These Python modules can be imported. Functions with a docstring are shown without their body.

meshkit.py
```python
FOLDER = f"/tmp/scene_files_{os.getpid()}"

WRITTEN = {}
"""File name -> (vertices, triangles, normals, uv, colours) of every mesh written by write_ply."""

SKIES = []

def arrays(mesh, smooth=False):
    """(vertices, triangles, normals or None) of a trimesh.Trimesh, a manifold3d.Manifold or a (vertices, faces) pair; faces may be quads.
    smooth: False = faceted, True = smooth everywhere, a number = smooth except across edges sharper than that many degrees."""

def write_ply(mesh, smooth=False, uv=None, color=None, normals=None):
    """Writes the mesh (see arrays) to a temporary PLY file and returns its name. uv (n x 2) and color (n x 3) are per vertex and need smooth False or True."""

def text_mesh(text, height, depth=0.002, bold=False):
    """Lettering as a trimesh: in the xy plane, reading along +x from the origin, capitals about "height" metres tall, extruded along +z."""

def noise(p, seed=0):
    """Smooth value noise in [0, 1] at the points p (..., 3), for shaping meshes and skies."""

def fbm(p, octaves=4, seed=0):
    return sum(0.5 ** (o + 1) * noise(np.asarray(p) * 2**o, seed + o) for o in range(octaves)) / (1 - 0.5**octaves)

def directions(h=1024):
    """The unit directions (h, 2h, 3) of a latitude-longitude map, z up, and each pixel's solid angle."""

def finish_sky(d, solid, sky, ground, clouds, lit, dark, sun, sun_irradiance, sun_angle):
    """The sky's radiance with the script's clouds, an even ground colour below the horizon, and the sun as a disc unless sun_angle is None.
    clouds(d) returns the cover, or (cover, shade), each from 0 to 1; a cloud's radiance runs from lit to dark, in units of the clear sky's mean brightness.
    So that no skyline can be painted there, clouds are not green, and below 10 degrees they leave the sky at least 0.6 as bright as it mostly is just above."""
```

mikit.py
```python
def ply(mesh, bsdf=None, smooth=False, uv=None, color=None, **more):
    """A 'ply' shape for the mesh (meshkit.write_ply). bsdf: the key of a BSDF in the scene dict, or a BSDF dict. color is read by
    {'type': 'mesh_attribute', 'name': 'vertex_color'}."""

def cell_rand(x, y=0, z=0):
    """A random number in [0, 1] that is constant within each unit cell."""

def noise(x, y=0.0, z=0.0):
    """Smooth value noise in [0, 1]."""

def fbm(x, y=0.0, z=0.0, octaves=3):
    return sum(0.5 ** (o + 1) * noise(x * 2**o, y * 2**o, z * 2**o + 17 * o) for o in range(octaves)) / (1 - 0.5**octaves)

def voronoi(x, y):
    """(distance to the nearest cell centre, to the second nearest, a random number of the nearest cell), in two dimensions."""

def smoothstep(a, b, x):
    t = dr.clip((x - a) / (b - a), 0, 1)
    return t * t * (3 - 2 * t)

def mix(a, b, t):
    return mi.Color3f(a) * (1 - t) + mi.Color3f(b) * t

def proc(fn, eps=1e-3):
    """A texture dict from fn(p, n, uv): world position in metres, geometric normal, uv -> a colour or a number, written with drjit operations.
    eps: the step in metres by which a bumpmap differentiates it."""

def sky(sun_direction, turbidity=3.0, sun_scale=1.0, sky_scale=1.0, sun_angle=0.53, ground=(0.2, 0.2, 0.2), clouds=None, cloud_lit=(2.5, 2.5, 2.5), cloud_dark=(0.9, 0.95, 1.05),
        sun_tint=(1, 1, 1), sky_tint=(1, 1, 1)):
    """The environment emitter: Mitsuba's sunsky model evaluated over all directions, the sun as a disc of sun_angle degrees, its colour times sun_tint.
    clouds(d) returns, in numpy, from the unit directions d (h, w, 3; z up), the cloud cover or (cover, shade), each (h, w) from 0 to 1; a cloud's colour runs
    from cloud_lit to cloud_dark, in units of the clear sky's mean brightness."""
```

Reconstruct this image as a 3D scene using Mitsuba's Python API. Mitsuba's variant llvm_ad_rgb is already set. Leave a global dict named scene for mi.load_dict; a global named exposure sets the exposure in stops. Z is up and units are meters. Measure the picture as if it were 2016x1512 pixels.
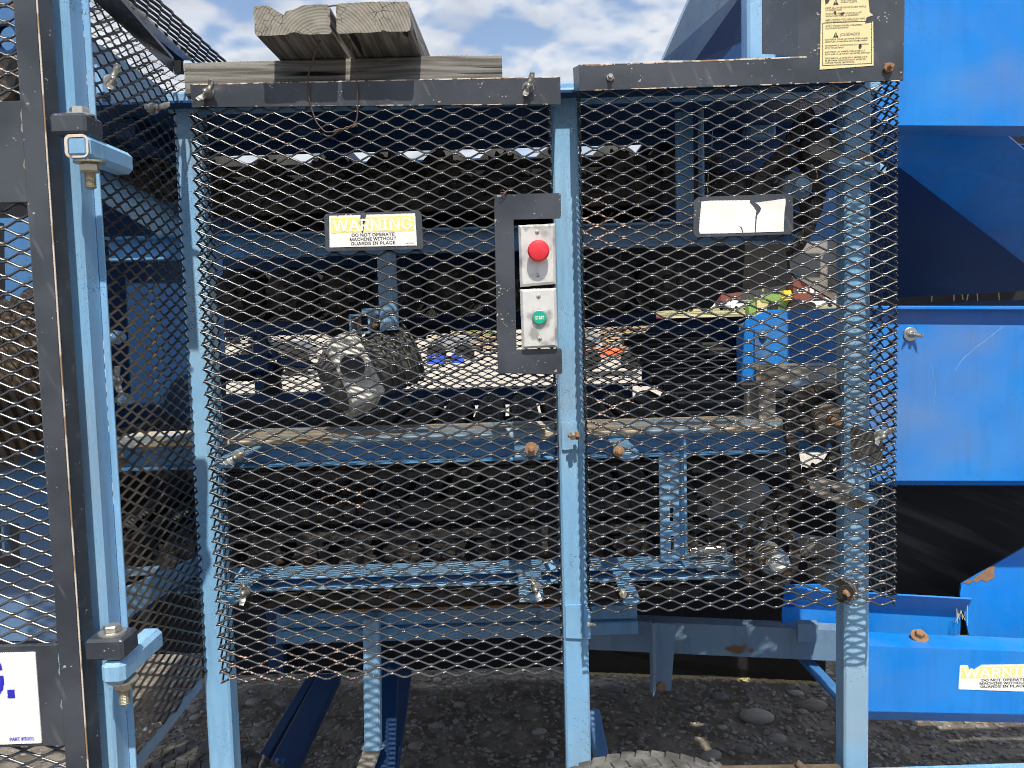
import math, random
import numpy as np, trimesh, shapely
import shapely.geometry as sg
from shapely import affinity
import drjit as dr, mitsuba as mi, mikit, meshkit
from mikit import noise, fbm, voronoi, cell_rand, smoothstep, mix, proc

T = mi.ScalarTransform4f
scene, labels = {}, {}
rng = np.random.default_rng(7)
random.seed(7)

# ------------------------------------------------------------------ camera, sky, exposure
FPX, CX, CY = 1720.0, 1008.0, 756.0            # focal length in pixels of the 2016 px wide photograph
PITCH, ROLL = math.atan(131.6 / FPX), math.radians(1.57)
EYE = np.array([0, 0, 1.5])
_f = np.array([0, math.cos(PITCH), -math.sin(PITCH)])
_u0 = np.array([0, math.sin(PITCH), math.cos(PITCH)])
_r0 = np.array([1.0, 0, 0])
RIGHT = math.cos(ROLL) * _r0 - math.sin(ROLL) * _u0
UP = math.cos(ROLL) * _u0 + math.sin(ROLL) * _r0
scene['camera'] = {'type': 'perspective', 'fov': math.degrees(2 * math.atan(CX / FPX)), 'fov_axis': 'x', 'near_clip': 0.05, 'far_clip': 3000.0,
                   'to_world': T().look_at(origin=EYE.tolist(), target=(EYE + _f).tolist(), up=UP.tolist())}
SUN = (0.10, -1.0, 1.50)


def clouds(d):
    q = d / np.maximum(d[..., 2:3] + 0.12, 0.05)
    z = d[..., 2] * 0
    w = meshkit.fbm(np.stack([q[..., 0] * 3.0, q[..., 1] * 3.0, z + 2], -1), 3, 11) - .5
    a = meshkit.fbm(np.stack([q[..., 0] * 3.2 + w * 1.4 + 3.1, q[..., 1] * 3.2 + 1.7, z + 4], -1), 6, 3)
    b = meshkit.fbm(np.stack([q[..., 0] * 11 + w * 2 + 9, q[..., 1] * 11, z + 9], -1), 5, 8)
    c = np.clip((a * .62 + b * .38 - 0.355) / 0.19, 0, 1)
    c = c * c * (3 - 2 * c)
    low = np.clip((0.40 - d[..., 2]) / 0.40, 0, 1)
    return np.clip(0.90 * c + 0.22 * low + .08, 0, 1), np.clip((b - 0.46) * 2.6, 0, 0.75)


scene['sky'] = mikit.sky(SUN, turbidity=3.0, sun_scale=1.0, clouds=clouds, cloud_lit=(2.1, 2.2, 2.35), cloud_dark=(1.3, 1.45, 1.75), ground=(0.3, 0.28, 0.26), sun_tint=(.90, 1.0, 1.12))
exposure = 1.95


def P(px, py, Y):
    """The point at depth Y (metres in front of the camera) that stands at this place of the photograph."""
    d = _f + ((px - CX) / FPX) * RIGHT - ((py - CY) / FPX) * UP
    return EYE + d * (Y / d[1])


# ------------------------------------------------------------------ scene bookkeeping
def numbered(k):
    if k not in taken:
        taken.add(k)
        return k
    i = counts.get(k, 0)
    while True:
        i += 1
        n = f'{k}_{i:03d}'
        if n not in taken:
            counts[k] = i
            taken.add(n)
            return n


taken, counts = set(), {}


def thing(name, label, cat, group=None):
    k = numbered(name)
    labels[k] = {'label': label, 'category': cat}
    if group:
        labels[k]['group'] = group
    return k


def put(k, mesh, mat, smooth=False, **kw):
    scene[k] = mikit.ply(mesh, mat, smooth, **kw)
    return k


def part(t, name, mesh, mat, smooth=False, label=None, kind=None, **kw):
    k = numbered(f'{t}__{name}')
    put(k, mesh, mat, smooth, **kw)
    if label or kind:
        labels[k] = {}
        if label:
            labels[k]['label'] = label
        if kind:
            labels[k]['kind'] = kind
    return k


def partref(t, name, shape, M):
    k = numbered(f'{t}__{name}')
    scene[k] = {**shape, 'to_world': M}
    return k


def solo(name, mesh, mat, label, cat, smooth=False, group=None, **kw):
    k = thing(name, label, cat, group)
    put(k, mesh, mat, smooth, **kw)
    return k


def structure(name, mesh, mat, smooth=False, **kw):
    k = numbered(name)
    put(k, mesh, mat, smooth, **kw)
    labels[k] = {'kind': 'structure'}
    return k


# ------------------------------------------------------------------ mesh helpers
cat = trimesh.util.concatenate


def TM(M, m):
    m = m.copy()
    m.apply_transform(M)
    return m


def mat4(R=None, t=(0, 0, 0)):
    M = np.eye(4)
    if R is not None:
        M[:3, :3] = R
    M[:3, 3] = t
    return M


def bevel_box(sx, sy, sz, c=0.002):
    hx, hy, hz = sx / 2, sy / 2, sz / 2
    c = min(c, hx * .8, hy * .8, hz * .8)
    pts = []
    for a in (-1, 1):
        for b in (-1, 1):
            for d in (-1, 1):
                pts += [(a * (hx - c), b * (hy - c), d * hz), (a * (hx - c), b * hy, d * (hz - c)), (a * hx, b * (hy - c), d * (hz - c))]
    return trimesh.convex.convex_hull(np.array(pts))


def box(x0, x1, y0, y1, z0, z1, c=0.002):
    m = bevel_box(abs(x1 - x0), abs(y1 - y0), abs(z1 - z0), c)
    m.apply_translation([(x0 + x1) / 2, (y0 + y1) / 2, (z0 + z1) / 2])
    return m


def frame_of(d, up=(0, 0, 1)):
    d = np.asarray(d, float) / np.linalg.norm(d)
    up = np.asarray(up, float)
    if abs(d @ up) > 0.98 * np.linalg.norm(up):
        up = np.array([0, 1.0, 0])
    x = np.cross(up, d)
    x /= np.linalg.norm(x)
    y = np.cross(d, x)
    return np.stack([x, y, d], 1)


def bar(p, q, w, h, c=0.002, up=(0, 0, 1)):
    p, q = np.asarray(p, float), np.asarray(q, float)
    m = bevel_box(w, h, np.linalg.norm(q - p), c)
    return TM(mat4(frame_of(q - p, up), (p + q) / 2), m)


def section_bar(p, q, poly, up=(0, 0, 1)):
    """A section (2D polygon: x to the side, y up) run from p to q."""
    p, q = np.asarray(p, float), np.asarray(q, float)
    L = np.linalg.norm(q - p)
    m = trimesh.creation.extrude_polygon(poly, L, engine='earcut')
    return TM(mat4(frame_of(q - p, up), p), m)


def tube(pts, r, sides=8, caps=True):
    p = np.asarray(pts, float)
    n = len(p)
    t = np.gradient(p, axis=0)
    t /= np.linalg.norm(t, axis=1, keepdims=True) + 1e-12
    a = np.zeros_like(p)
    ref = np.array([0, 0, 1.0]) if abs(t[0][2]) < .9 else np.array([0, 1.0, 0])
    for i in range(n):
        v = ref - t[i] * (ref @ t[i])
        v /= np.linalg.norm(v)
        a[i] = v
        ref = v
    b = np.cross(t, a)
    ang = np.arange(sides) * 2 * np.pi / sides
    r = np.broadcast_to(r, (n,))
    v = p[:, None] + r[:, None, None] * (np.cos(ang)[None, :, None] * a[:, None] + np.sin(ang)[None, :, None] * b[:, None])
    f = []
    for i in range(n - 1):
        for j in range(sides):
            k = (j + 1) % sides
            f += [[i * sides + j, i * sides + k, (i + 1) * sides + k], [i * sides + j, (i + 1) * sides + k, (i + 1) * sides + j]]
    v = v.reshape(-1, 3)
    if caps:
        v = np.vstack([v, p[0], p[-1]])
        for j in range(sides):
            k = (j + 1) % sides
            f += [[n * sides, k, j], [n * sides + 1, (n - 1) * sides + j, (n - 1) * sides + k]]
    return trimesh.Trimesh(v, f, process=False)


def lathe(prof, c, axis=(0, 1, 0), n=28, phase=0.0):
    """prof: (radius, distance along the axis) from one end to the other."""
    prof = np.asarray(prof, float)
    R = frame_of(axis)
    a = np.arange(n) * 2 * np.pi / n + phase
    v = []
    for r, h in prof:
        v.append(np.stack([r * np.cos(a), r * np.sin(a), np.full(n, h)], 1))
    v = np.vstack(v)
    f = []
    for i in range(len(prof) - 1):
        for j in range(n):
            k = (j + 1) % n
            if prof[i][0] > 1e-9:
                f.append([i * n + j, i * n + k, (i + 1) * n + k])
            if prof[i + 1][0] > 1e-9:
                f.append([i * n + j, (i + 1) * n + k, (i + 1) * n + j])
    return trimesh.Trimesh(v @ R.T + np.asarray(c, float), f, process=False)


def slab_xz(poly, Y, t, c=0.0):
    """A shapely polygon in (x, z) as a plate from depth Y back to Y + t, its front rim chamfered by c."""
    geoms = getattr(poly, 'geoms', [poly])
    out = []
    R = np.array([[1, 0, 0], [0, 0, 1.0], [0, 1, 0]])
    for g in geoms:
        m = trimesh.creation.extrude_polygon(g, t, engine='earcut')
        v = np.array(m.vertices)
        w = np.stack([v[:, 0], Y + v[:, 2], v[:, 1]], 1)
        m2 = trimesh.Trimesh(w, np.array(m.faces)[:, ::-1], process=False)
        out.append(m2)
    return cat(out)


def pix(pts, Y):
    return sg.Polygon([(P(x, y, Y)[0], P(x, y, Y)[2]) for x, y in pts]).buffer(0)


def slab(pts, Y, t=0.004, r=0.0, holes=()):
    g = pix(pts, Y)
    for h in holes:
        g = g.difference(pix(h, Y))
    if r:
        g = g.buffer(-r).buffer(r, quad_segs=4)
    return slab_xz(g, Y, t)


def plate3(p, t, n=None):
    """A plate over any 3D polygon (convex, nearly flat), thickened by t away from the camera."""
    p = np.asarray(p, float)
    if n is None:
        n = np.cross(p[1] - p[0], p[2] - p[0])
        n /= np.linalg.norm(n)
        if n @ (p.mean(0) - EYE) < 0:
            n = -n
    k = len(p)
    v = np.vstack([p, p + np.asarray(n) * t])
    f = []
    for i in range(1, k - 1):
        f += [[0, i, i + 1], [k, k + i + 1, k + i]]
    for i in range(k):
        j = (i + 1) % k
        f += [[i, k + i, k + j], [i, k + j, j]]
    m = trimesh.Trimesh(v, f, process=False)
    trimesh.repair.fix_normals(m)
    return m


def hexagon(r, t, c, axis=(0, -1, 0), rot=0.3):
    return lathe([(0, 0), (r * .86, 0), (r, t * .18), (r, t * .82), (r * .86, t), (0, t)], c, axis, 6, rot)


def bolt_mesh(c, axis=(0, -1, 0), r=0.009, t=0.007, stub=0.012, thread=0.0045):
    c, axis = np.asarray(c, float), np.asarray(axis, float)
    ms = [hexagon(r, t, c, axis, random.random())]
    if stub:
        prof = [(thread, t * .5)]
        for i in range(int(stub / 0.003)):
            prof += [(thread, t + i * .003), (thread * .84, t + i * .003 + .0015)]
        prof += [(thread * .8, t + stub), (0, t + stub)]
        ms.append(lathe(prof, c, axis, 10))
    return cat(ms)


def washer(c, axis=(0, -1, 0), r=0.0105, t=0.002):
    return lathe([(0.004, 0), (r, 0), (r, t * .8), (r * .96, t), (0.004, t)], c, axis, 24)


def wing_nut(c, axis=(0, -1, 0), rot=0.6, s=1.12):
    """Hub, bolt end and two spread wings, about 36 mm across."""
    c, axis = np.asarray(c, float), np.asarray(axis, float)
    R = frame_of(axis)
    hub = lathe([(0.0085 * s, 0), (0.0085 * s, .003 * s), (0.006 * s, .011 * s), (0.0045 * s, .012 * s), (.0043 * s, .017 * s), (0, .018 * s)], (0, 0, 0), (0, 0, 1), 16)
    ms = [hub]
    for sgn in (1, -1):
        cr = np.array([[sgn * .005, 0, .004], [sgn * .010, 0, .008], [sgn * .015, 0, .014], [sgn * .019, 0, .020]]) * s
        ms.append(trimesh.convex.convex_hull(np.vstack([p + np.array([dx, dy, dz]) * s for p, h, w in zip(cr[:3], (.003, .0045, .0045), (.003, .002, .0016)) for dx in (0, .0015) for dy in (-h, h) for dz in (-w, w)])))
        ms.append(trimesh.convex.convex_hull(np.vstack([p + np.array([dx, dy, dz]) * s for p, h, w in zip(cr[2:], (.0045, .0035), (.0016, .0014)) for dx in (0, .0015) for dy in (-h, h) for dz in (-w, w)])))
    m = cat(ms)
    m.apply_transform(trimesh.transformations.rotation_matrix(rot, [0, 0, 1]))
    return TM(mat4(R, c), m)


def expanded(w, h, keep=None, L=0.0508, S=0.0234, sw=0.0043, st=0.0028, tilt=0.62, bow=0.0012, jitter=0.0, phase=0.0):
    """Expanded metal in local (u right, v up, n out): ribbons that meet at flat bonds. keep(u, v) says which half cells stand."""
    nu, nr = int(round(w / (L / 2))), int(round(h / (S / 2)))
    U, dv, b = L / 2, S / 2, L * 0.085
    k, r = np.meshgrid(np.arange(nu), np.arange(nr), indexing='ij')
    k, r = k.ravel(), r.ravel()
    u0 = k * U + phase
    a0 = (k + r) % 2
    a1 = (k + 1 + r) % 2
    off = sw * 0.42
    v0 = (r + a0) * dv + np.where(a0 == 1, -off, off)
    v1 = (r + a1) * dv + np.where(a1 == 1, -off, off)
    n0 = np.where(a0 == 1, bow, -bow)
    n1 = np.where(a1 == 1, bow, -bow)
    if keep is not None:
        ok = keep(u0 + U / 2, (r + .5) * dv)
        u0, v0, v1, n0, n1 = u0[ok], v0[ok], v1[ok], n0[ok], n1[ok]
    N = len(u0)
    pu = np.stack([u0 - .0004, u0 + b, u0 + U - b, u0 + U + .0004], 1)
    pv = np.stack([v0, v0, v1, v1], 1)
    pn = np.stack([n0, n0, n1, n1], 1)
    a, c = sw / 2, st / 2
    sec = np.array([[a, c * .35], [a * .6, c], [-a * .6, c], [-a, c * .35], [-a * .8, -c], [a * .8, -c]])
    ct, sn = math.cos(tilt), math.sin(tilt)
    sec = np.stack([sec[:, 0] * ct + sec[:, 1] * sn, -sec[:, 0] * sn + sec[:, 1] * ct], 1)   # (v, n)
    q = len(sec)
    V = np.zeros((N, 4, q, 3))
    V[..., 0] = pu[..., None]
    V[..., 1] = pv[..., None] + sec[None, None, :, 0]
    V[..., 2] = pn[..., None] + sec[None, None, :, 1]
    base = (np.arange(N) * 4 * q)[:, None]
    F = []
    for i in range(3):
        for j in range(q):
            l = (j + 1) % q
            F += [[i * q + j, (i + 1) * q + l, i * q + l], [i * q + j, (i + 1) * q + j, (i + 1) * q + l]]
    for j in range(1, q - 1):
        F += [[0, j, j + 1], [3 * q, 3 * q + j + 1, 3 * q + j]]
    F = np.array(F)
    return V.reshape(-1, 3), (F[None] + base[:, :, None]).reshape(-1, 3)


def mesh_panel(origin, ud, vd, w, h, keep=None, **kw):
    """Expanded metal laid at origin along the unit vectors ud (long way) and vd."""
    v, f = expanded(w, h, keep, **kw)
    ud, vd = np.asarray(ud, float), np.asarray(vd, float)
    n = np.cross(ud, vd)
    q = v[:, :1] * ud + v[:, 1:2] * vd + np.asarray(origin, float)
    sag = (meshkit.fbm(q * 4.0 + 3, 3, 1)[:, None] - .5) * .005 * n                                     # the sheet is not quite flat
    bend = (meshkit.noise(q * 26.0, 4)[:, None] - .5) * .0011 * vd + (meshkit.noise(q * 26.0, 6)[:, None] - .5) * .0011 * ud
    return trimesh.Trimesh(q + v[:, 2:] * n + sag + bend, f, process=False)


def words(text, x, z, Y, h, bold=False, depth=0.0008, width=None, ang=0.0):
    """Raised print that reads along +x and faces the camera; (x, z) is the start of the baseline; width squeezes or stretches the line."""
    m = meshkit.text_mesh(text, h, depth, bold)
    v = np.array(m.vertices)
    sx = 1.0 if width is None else width / (v[:, 0].max() - v[:, 0].min())
    xs, zs = v[:, 0] * sx, v[:, 1]
    ca, sa = math.cos(ang), math.sin(ang)
    w = np.stack([x + xs * ca - zs * sa, Y - v[:, 2], z + xs * sa + zs * ca], 1)
    return trimesh.Trimesh(w, np.array(m.faces), process=False)


def gear(teeth, r_out, r_in, bore, holes=0):
    a = np.linspace(0, 2 * np.pi, teeth * 8, endpoint=False)
    ph = (a * teeth / (2 * np.pi)) % 1
    r = r_in + (r_out - r_in) * np.clip(1.25 - np.abs(ph - .5) * 4.2, 0, 1) ** .8
    g = sg.Polygon(np.stack([r * np.cos(a), r * np.sin(a)], 1))
    g = g.difference(sg.Point(0, 0).buffer(bore))
    for i in range(holes):
        t = 2 * np.pi * i / holes
        g = g.difference(sg.Point(.62 * r_in * np.cos(t), .62 * r_in * np.sin(t)).buffer(r_in * .15))
    return g


def c_channel(x0, x1, Yf, z0, z1, d, t=0.005):
    """A channel lying along x with its open side to the camera: flanges from Yf to Yf + d, web behind."""
    return cat([box(x0, x1, Yf, Yf + d, z1 - t, z1, .001), box(x0, x1, Yf, Yf + d, z0, z0 + t, .001), box(x0, x1, Yf + d - t, Yf + d, z0 + t, z1 - t, .0005)])


# ------------------------------------------------------------------ materials
def add_mat(k, d):
    scene[k] = d
    return k


def rgb(*c):
    return {'type': 'rgb', 'value': list(c)}


def paint(base, pale, speck, amount=0.5, rust=0.0, dust=(.30, .27, .22), dusty=0.0, specks=.75, streaks=.14):
    def fn(p, n, uv):
        big = fbm(p.x * 5 + 3, p.y * 5, p.z * 4, 3)
        c = mix(base, pale, smoothstep(.35, .75, big) * amount)
        streak = fbm(p.x * 70, p.y * 70, p.z * 6, 2)
        c = c * (1 - streaks * smoothstep(.45, .8, streak))
        s = noise(p.x * 420, p.y * 420, p.z * 420) * .62 + .38 * fbm(p.x * 22, p.y * 22, p.z * 16, 3)
        c = mix(c, speck, smoothstep(.715, .765, s) * specks * smoothstep(.38, .62, fbm(p.x * 6 + 2, p.y * 6, p.z * 5, 3)))
        c = mix(c, (.24, .23, .21), .35 * smoothstep(.52, .78, fbm(p.x * 2.2, p.y * 8, p.z * 3.0 + 4, 4)))
        if rust:
            rr = fbm(p.x * 9 + 7, p.y * 9, p.z * 9, 4)
            c = mix(c, (.16, .075, .035), smoothstep(1 - rust, 1 - rust + .05, rr))
        if dusty:
            dd = fbm(p.x * 14, p.y * 14 + 5, p.z * 14, 3)
            c = mix(c, dust, dusty * smoothstep(.3, .7, dd) * (.45 + .55 * smoothstep(.2, .9, n.z)))
        return c
    return proc(fn)


def principled(col, rough, spec=.5, metallic=0.0, **kw):
    return {'type': 'twosided', 'bsdf': {'type': 'principled', 'base_color': col, 'roughness': rough, 'specular': spec, 'metallic': metallic, **kw}}


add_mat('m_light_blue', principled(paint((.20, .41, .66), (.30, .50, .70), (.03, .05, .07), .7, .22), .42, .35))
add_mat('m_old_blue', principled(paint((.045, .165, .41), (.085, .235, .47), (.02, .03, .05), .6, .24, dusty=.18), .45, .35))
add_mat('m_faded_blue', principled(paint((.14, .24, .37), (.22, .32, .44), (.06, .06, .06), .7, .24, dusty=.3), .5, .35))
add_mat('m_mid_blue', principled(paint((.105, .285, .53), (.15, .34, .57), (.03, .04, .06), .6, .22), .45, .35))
add_mat('m_streaked_rubber', principled(proc(lambda p, n, uv: mix((.009, .009, .010), (.05, .048, .045), smoothstep(.45, .8, fbm((p.x - p.z * .8) * 3, p.y * 3, (p.z + p.x * .45) * 26, 4)))), .6, .3))  # pale diagonal streaks paint in sun glints along with dusty stains
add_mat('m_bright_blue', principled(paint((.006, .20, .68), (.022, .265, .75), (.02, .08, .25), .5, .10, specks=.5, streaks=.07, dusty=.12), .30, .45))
add_mat('m_navy', principled(rgb(.012, .05, .15), .45, .4))  # darker than the old blue: shade of the interior put into the colour


def black_paint(p, n, uv):
    c = mix((.030, .037, .050), (.058, .067, .084), smoothstep(.3, .75, fbm(p.x * 11, p.y * 11, p.z * 11, 4)))
    s = noise(p.x * 300, p.y * 300, p.z * 300) * .55 + .45 * fbm(p.x * 40 + 4, p.y * 40, p.z * 40, 2)
    c = mix(c, (.42, .38, .35), smoothstep(.755, .80, s))
    sc = fbm(p.x * 90 + p.z * 40, p.y * 40, p.z * 14 - p.x * 8, 2)
    return mix(c, (.12, .125, .135), .45 * smoothstep(.66, .85, sc))


add_mat('m_black_paint', principled(proc(black_paint), .38, .5))


def mesh_paint(p, n, uv):
    s = noise(p.x * 300, p.y * 300, p.z * 300) * .45 + .55 * fbm(p.x * 6 + 1, p.y * 6, p.z * 6, 2)
    c = mix((.016, .019, .026), (.040, .045, .054), noise(p.x * 40, p.y * 40, p.z * 40))
    d = fbm(p.x * 5 + 9, p.y * 5, p.z * 5, 3)
    c = mix(c, (.10, .095, .085), .35 * smoothstep(.55, .75, d))
    return mix(c, (.40, .27, .21), smoothstep(.715, .77, s))


add_mat('m_mesh', principled(proc(mesh_paint), .27, .75))


def mud_mesh(p, n, uv):
    d = fbm(p.x * 10, p.y * 16, p.z * 7 + 2, 3)
    band = smoothstep(.17, .02, dr.abs(p.y - 1.455 - .09 * (p.z - .95))) * smoothstep(1.66, 1.5, p.z)
    return mix((.020, .022, .026), (.21, .165, .115), band * smoothstep(.33, .56, d + .08))


add_mat('m_mud_mesh', principled(proc(mud_mesh), .38, .5))
add_mat('m_steel', principled(rgb(.56, .55, .51), .34, .5, .85))
add_mat('m_zinc', principled(rgb(.50, .46, .36), .40, .5, .8))
add_mat('m_inox', principled(proc(lambda p, n, uv: mix((.72, .72, .71), (.52, .53, .54), smoothstep(.42, .72, fbm(p.x * 30, p.y * 30, p.z * 18, 4)) * .8) * (1 - .45 * smoothstep(.56, .78, fbm(p.x * 45 + 3, p.y * 45, p.z * 30, 4)))), .38, .5, .35))


def rust_fn(p, n, uv):
    return mix((.20, .105, .055), (.33, .20, .12), fbm(p.x * 60, p.y * 60, p.z * 60, 3))


add_mat('m_bare', principled(proc(lambda p, n, uv: mix((.62, .54, .46), (.30, .19, .12), smoothstep(.5, .62, fbm(p.x * 60, p.y * 60, p.z * 25, 3)))), .6, .4))
add_mat('m_rust', principled(proc(rust_fn), .8, .3))


def grease_fn(p, n, uv):
    a = fbm(p.x * 34, p.y * 34, p.z * 34, 4)
    return mix((.012, .010, .009), (.085, .069, .054), smoothstep(.34, .74, a))


add_mat('m_grease', {'type': 'twosided', 'bsdf': {'type': 'bumpmap', 'b': {**proc(lambda p, n, uv: fbm(p.x * 90, p.y * 90, p.z * 90, 3), .002)}, 'scale': .006,
        'bsdf': {'type': 'principled', 'base_color': proc(grease_fn), 'roughness': .55, 'specular': .5}}})


def dirt_metal(p, n, uv):
    a = fbm(p.x * 16, p.y * 16, p.z * 11, 4)
    c = mix((.15, .125, .095), (.33, .31, .27), smoothstep(.3, .62, a))
    return mix(c, (.20, .34, .50), smoothstep(.56, .64, fbm(p.x * 12 + 4, p.y * 12, p.z * 12 + 8, 3)) * .8)


add_mat('m_dirty_metal', principled(proc(dirt_metal), .6, .4))
add_mat('m_mud', principled(proc(lambda p, n, uv: mix((.07, .054, .04), (.175, .135, .098), smoothstep(.3, .7, fbm(p.x * 14, p.y * 14, p.z * 14, 4)))), .8, .25))
add_mat('m_slate', principled(rgb(.045, .085, .15), .5, .35))
add_mat('m_rubber', principled(proc(lambda p, n, uv: mix((.010, .010, .011), (.026, .025, .024), fbm(p.x * 24, p.y * 24, p.z * 24, 3))), .55, .35))
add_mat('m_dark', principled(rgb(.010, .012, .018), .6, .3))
add_mat('m_tyre', principled(proc(lambda p, n, uv: mix((.07, .07, .069), (.18, .18, .172), smoothstep(.3, .7, fbm(p.x * 28, p.y * 28, p.z * 28, 4)))), .9, .2))


def wood_at(along):
    def fn(p, n, uv):
        a, b, c = (p.x, p.y, p.z) if along == 'x' else (p.y, p.x, p.z)
        wob = fbm(a * 3, b * 9, c * 9, 2)
        g = fbm(a * 6, (b + wob * .02) * 190, (c + wob * .03) * 190, 3)
        col = mix((.115, .110, .102), (.31, .30, .28), smoothstep(.28, .75, g))
        crack = noise(a * 5 + 5, (b + wob * .03) * 170, (c + wob * .035) * 170)
        col = col * (1 - .85 * smoothstep(.74, .84, crack))
        col = mix(col, (.10, .10, .095), .3 * smoothstep(.45, .8, fbm(a * 4, b * 30, c * 30, 4)))
        end = smoothstep(.75, .95, dr.abs(n.x if along == 'x' else n.y))
        d1, d2, w = voronoi(p.x * 62 if along == 'y' else p.y * 62, p.z * 80)
        rr = dr.sqrt(dr.square(p.x + .315) + dr.square(p.z - 1.965)) + .004 * fbm(p.x * 40, 2, p.z * 40, 2)
        ring = .5 + .5 * dr.sin(rr * 1150)
        ec = mix((.15, .14, .12), (.355, .335, .295), ring * .55 + .45 * noise(p.x * 90, p.y * 30, p.z * 90))
        ec = ec * (1 - .8 * smoothstep(.085, .02, d2 - d1) * smoothstep(.36, .55, noise(p.x * 28, 3, p.z * 28)))
        return mix(col, ec, end)
    return proc(fn)


add_mat('m_wood_x', principled(wood_at('x'), .85, .2))
add_mat('m_wood_y', principled(wood_at('y'), .85, .2))


def board_fn(p, n, uv):
    g = fbm(p.x * 5, p.y * 150, p.z * 150, 3)
    c = mix((.20, .165, .12), (.50, .43, .33), smoothstep(.25, .7, g))
    return mix(c, (.17, .33, .50), smoothstep(.56, .63, fbm(p.x * 6, p.y * 30, 2, 3)) * .7)


add_mat('m_board', principled(proc(board_fn), .8, .2))
add_mat('m_white', principled(proc(lambda p, n, uv: mix((.80, .80, .78), (.72, .71, .68), smoothstep(.5, .8, fbm(p.x * 20, p.y * 20, p.z * 20, 3)))), .5, .4))
add_mat('m_yellow', principled(rgb(.79, .715, .27), .5, .4))
add_mat('m_cream', principled(proc(lambda p, n, uv: mix((.80, .69, .40), (.70, .59, .33), fbm(p.x * 40, p.y * 40, p.z * 30, 3))), .55, .4))
add_mat('m_ink', principled(rgb(.035, .035, .045), .6, .3))
add_mat('m_blue_ink', principled(rgb(.03, .03, .45), .6, .3))
add_mat('m_red_plastic', principled(rgb(.70, .035, .055), .38, .4))
add_mat('m_green_plastic', principled(rgb(.012, .36, .25), .35, .4))
add_mat('m_alu', principled(proc(lambda p, n, uv: mix((.76, .74, .69), (.46, .44, .39), smoothstep(.5, .75, fbm(p.x * 26, p.y * 26, p.z * 26, 4)))), .55, .4, .2))
add_mat('m_motor', principled(proc(lambda p, n, uv: mix((.06, .061, .063), (.15, .145, .135), smoothstep(.3, .7, fbm(p.x * 12, p.y * 12, p.z * 12, 3)))), .6, .4))
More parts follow.
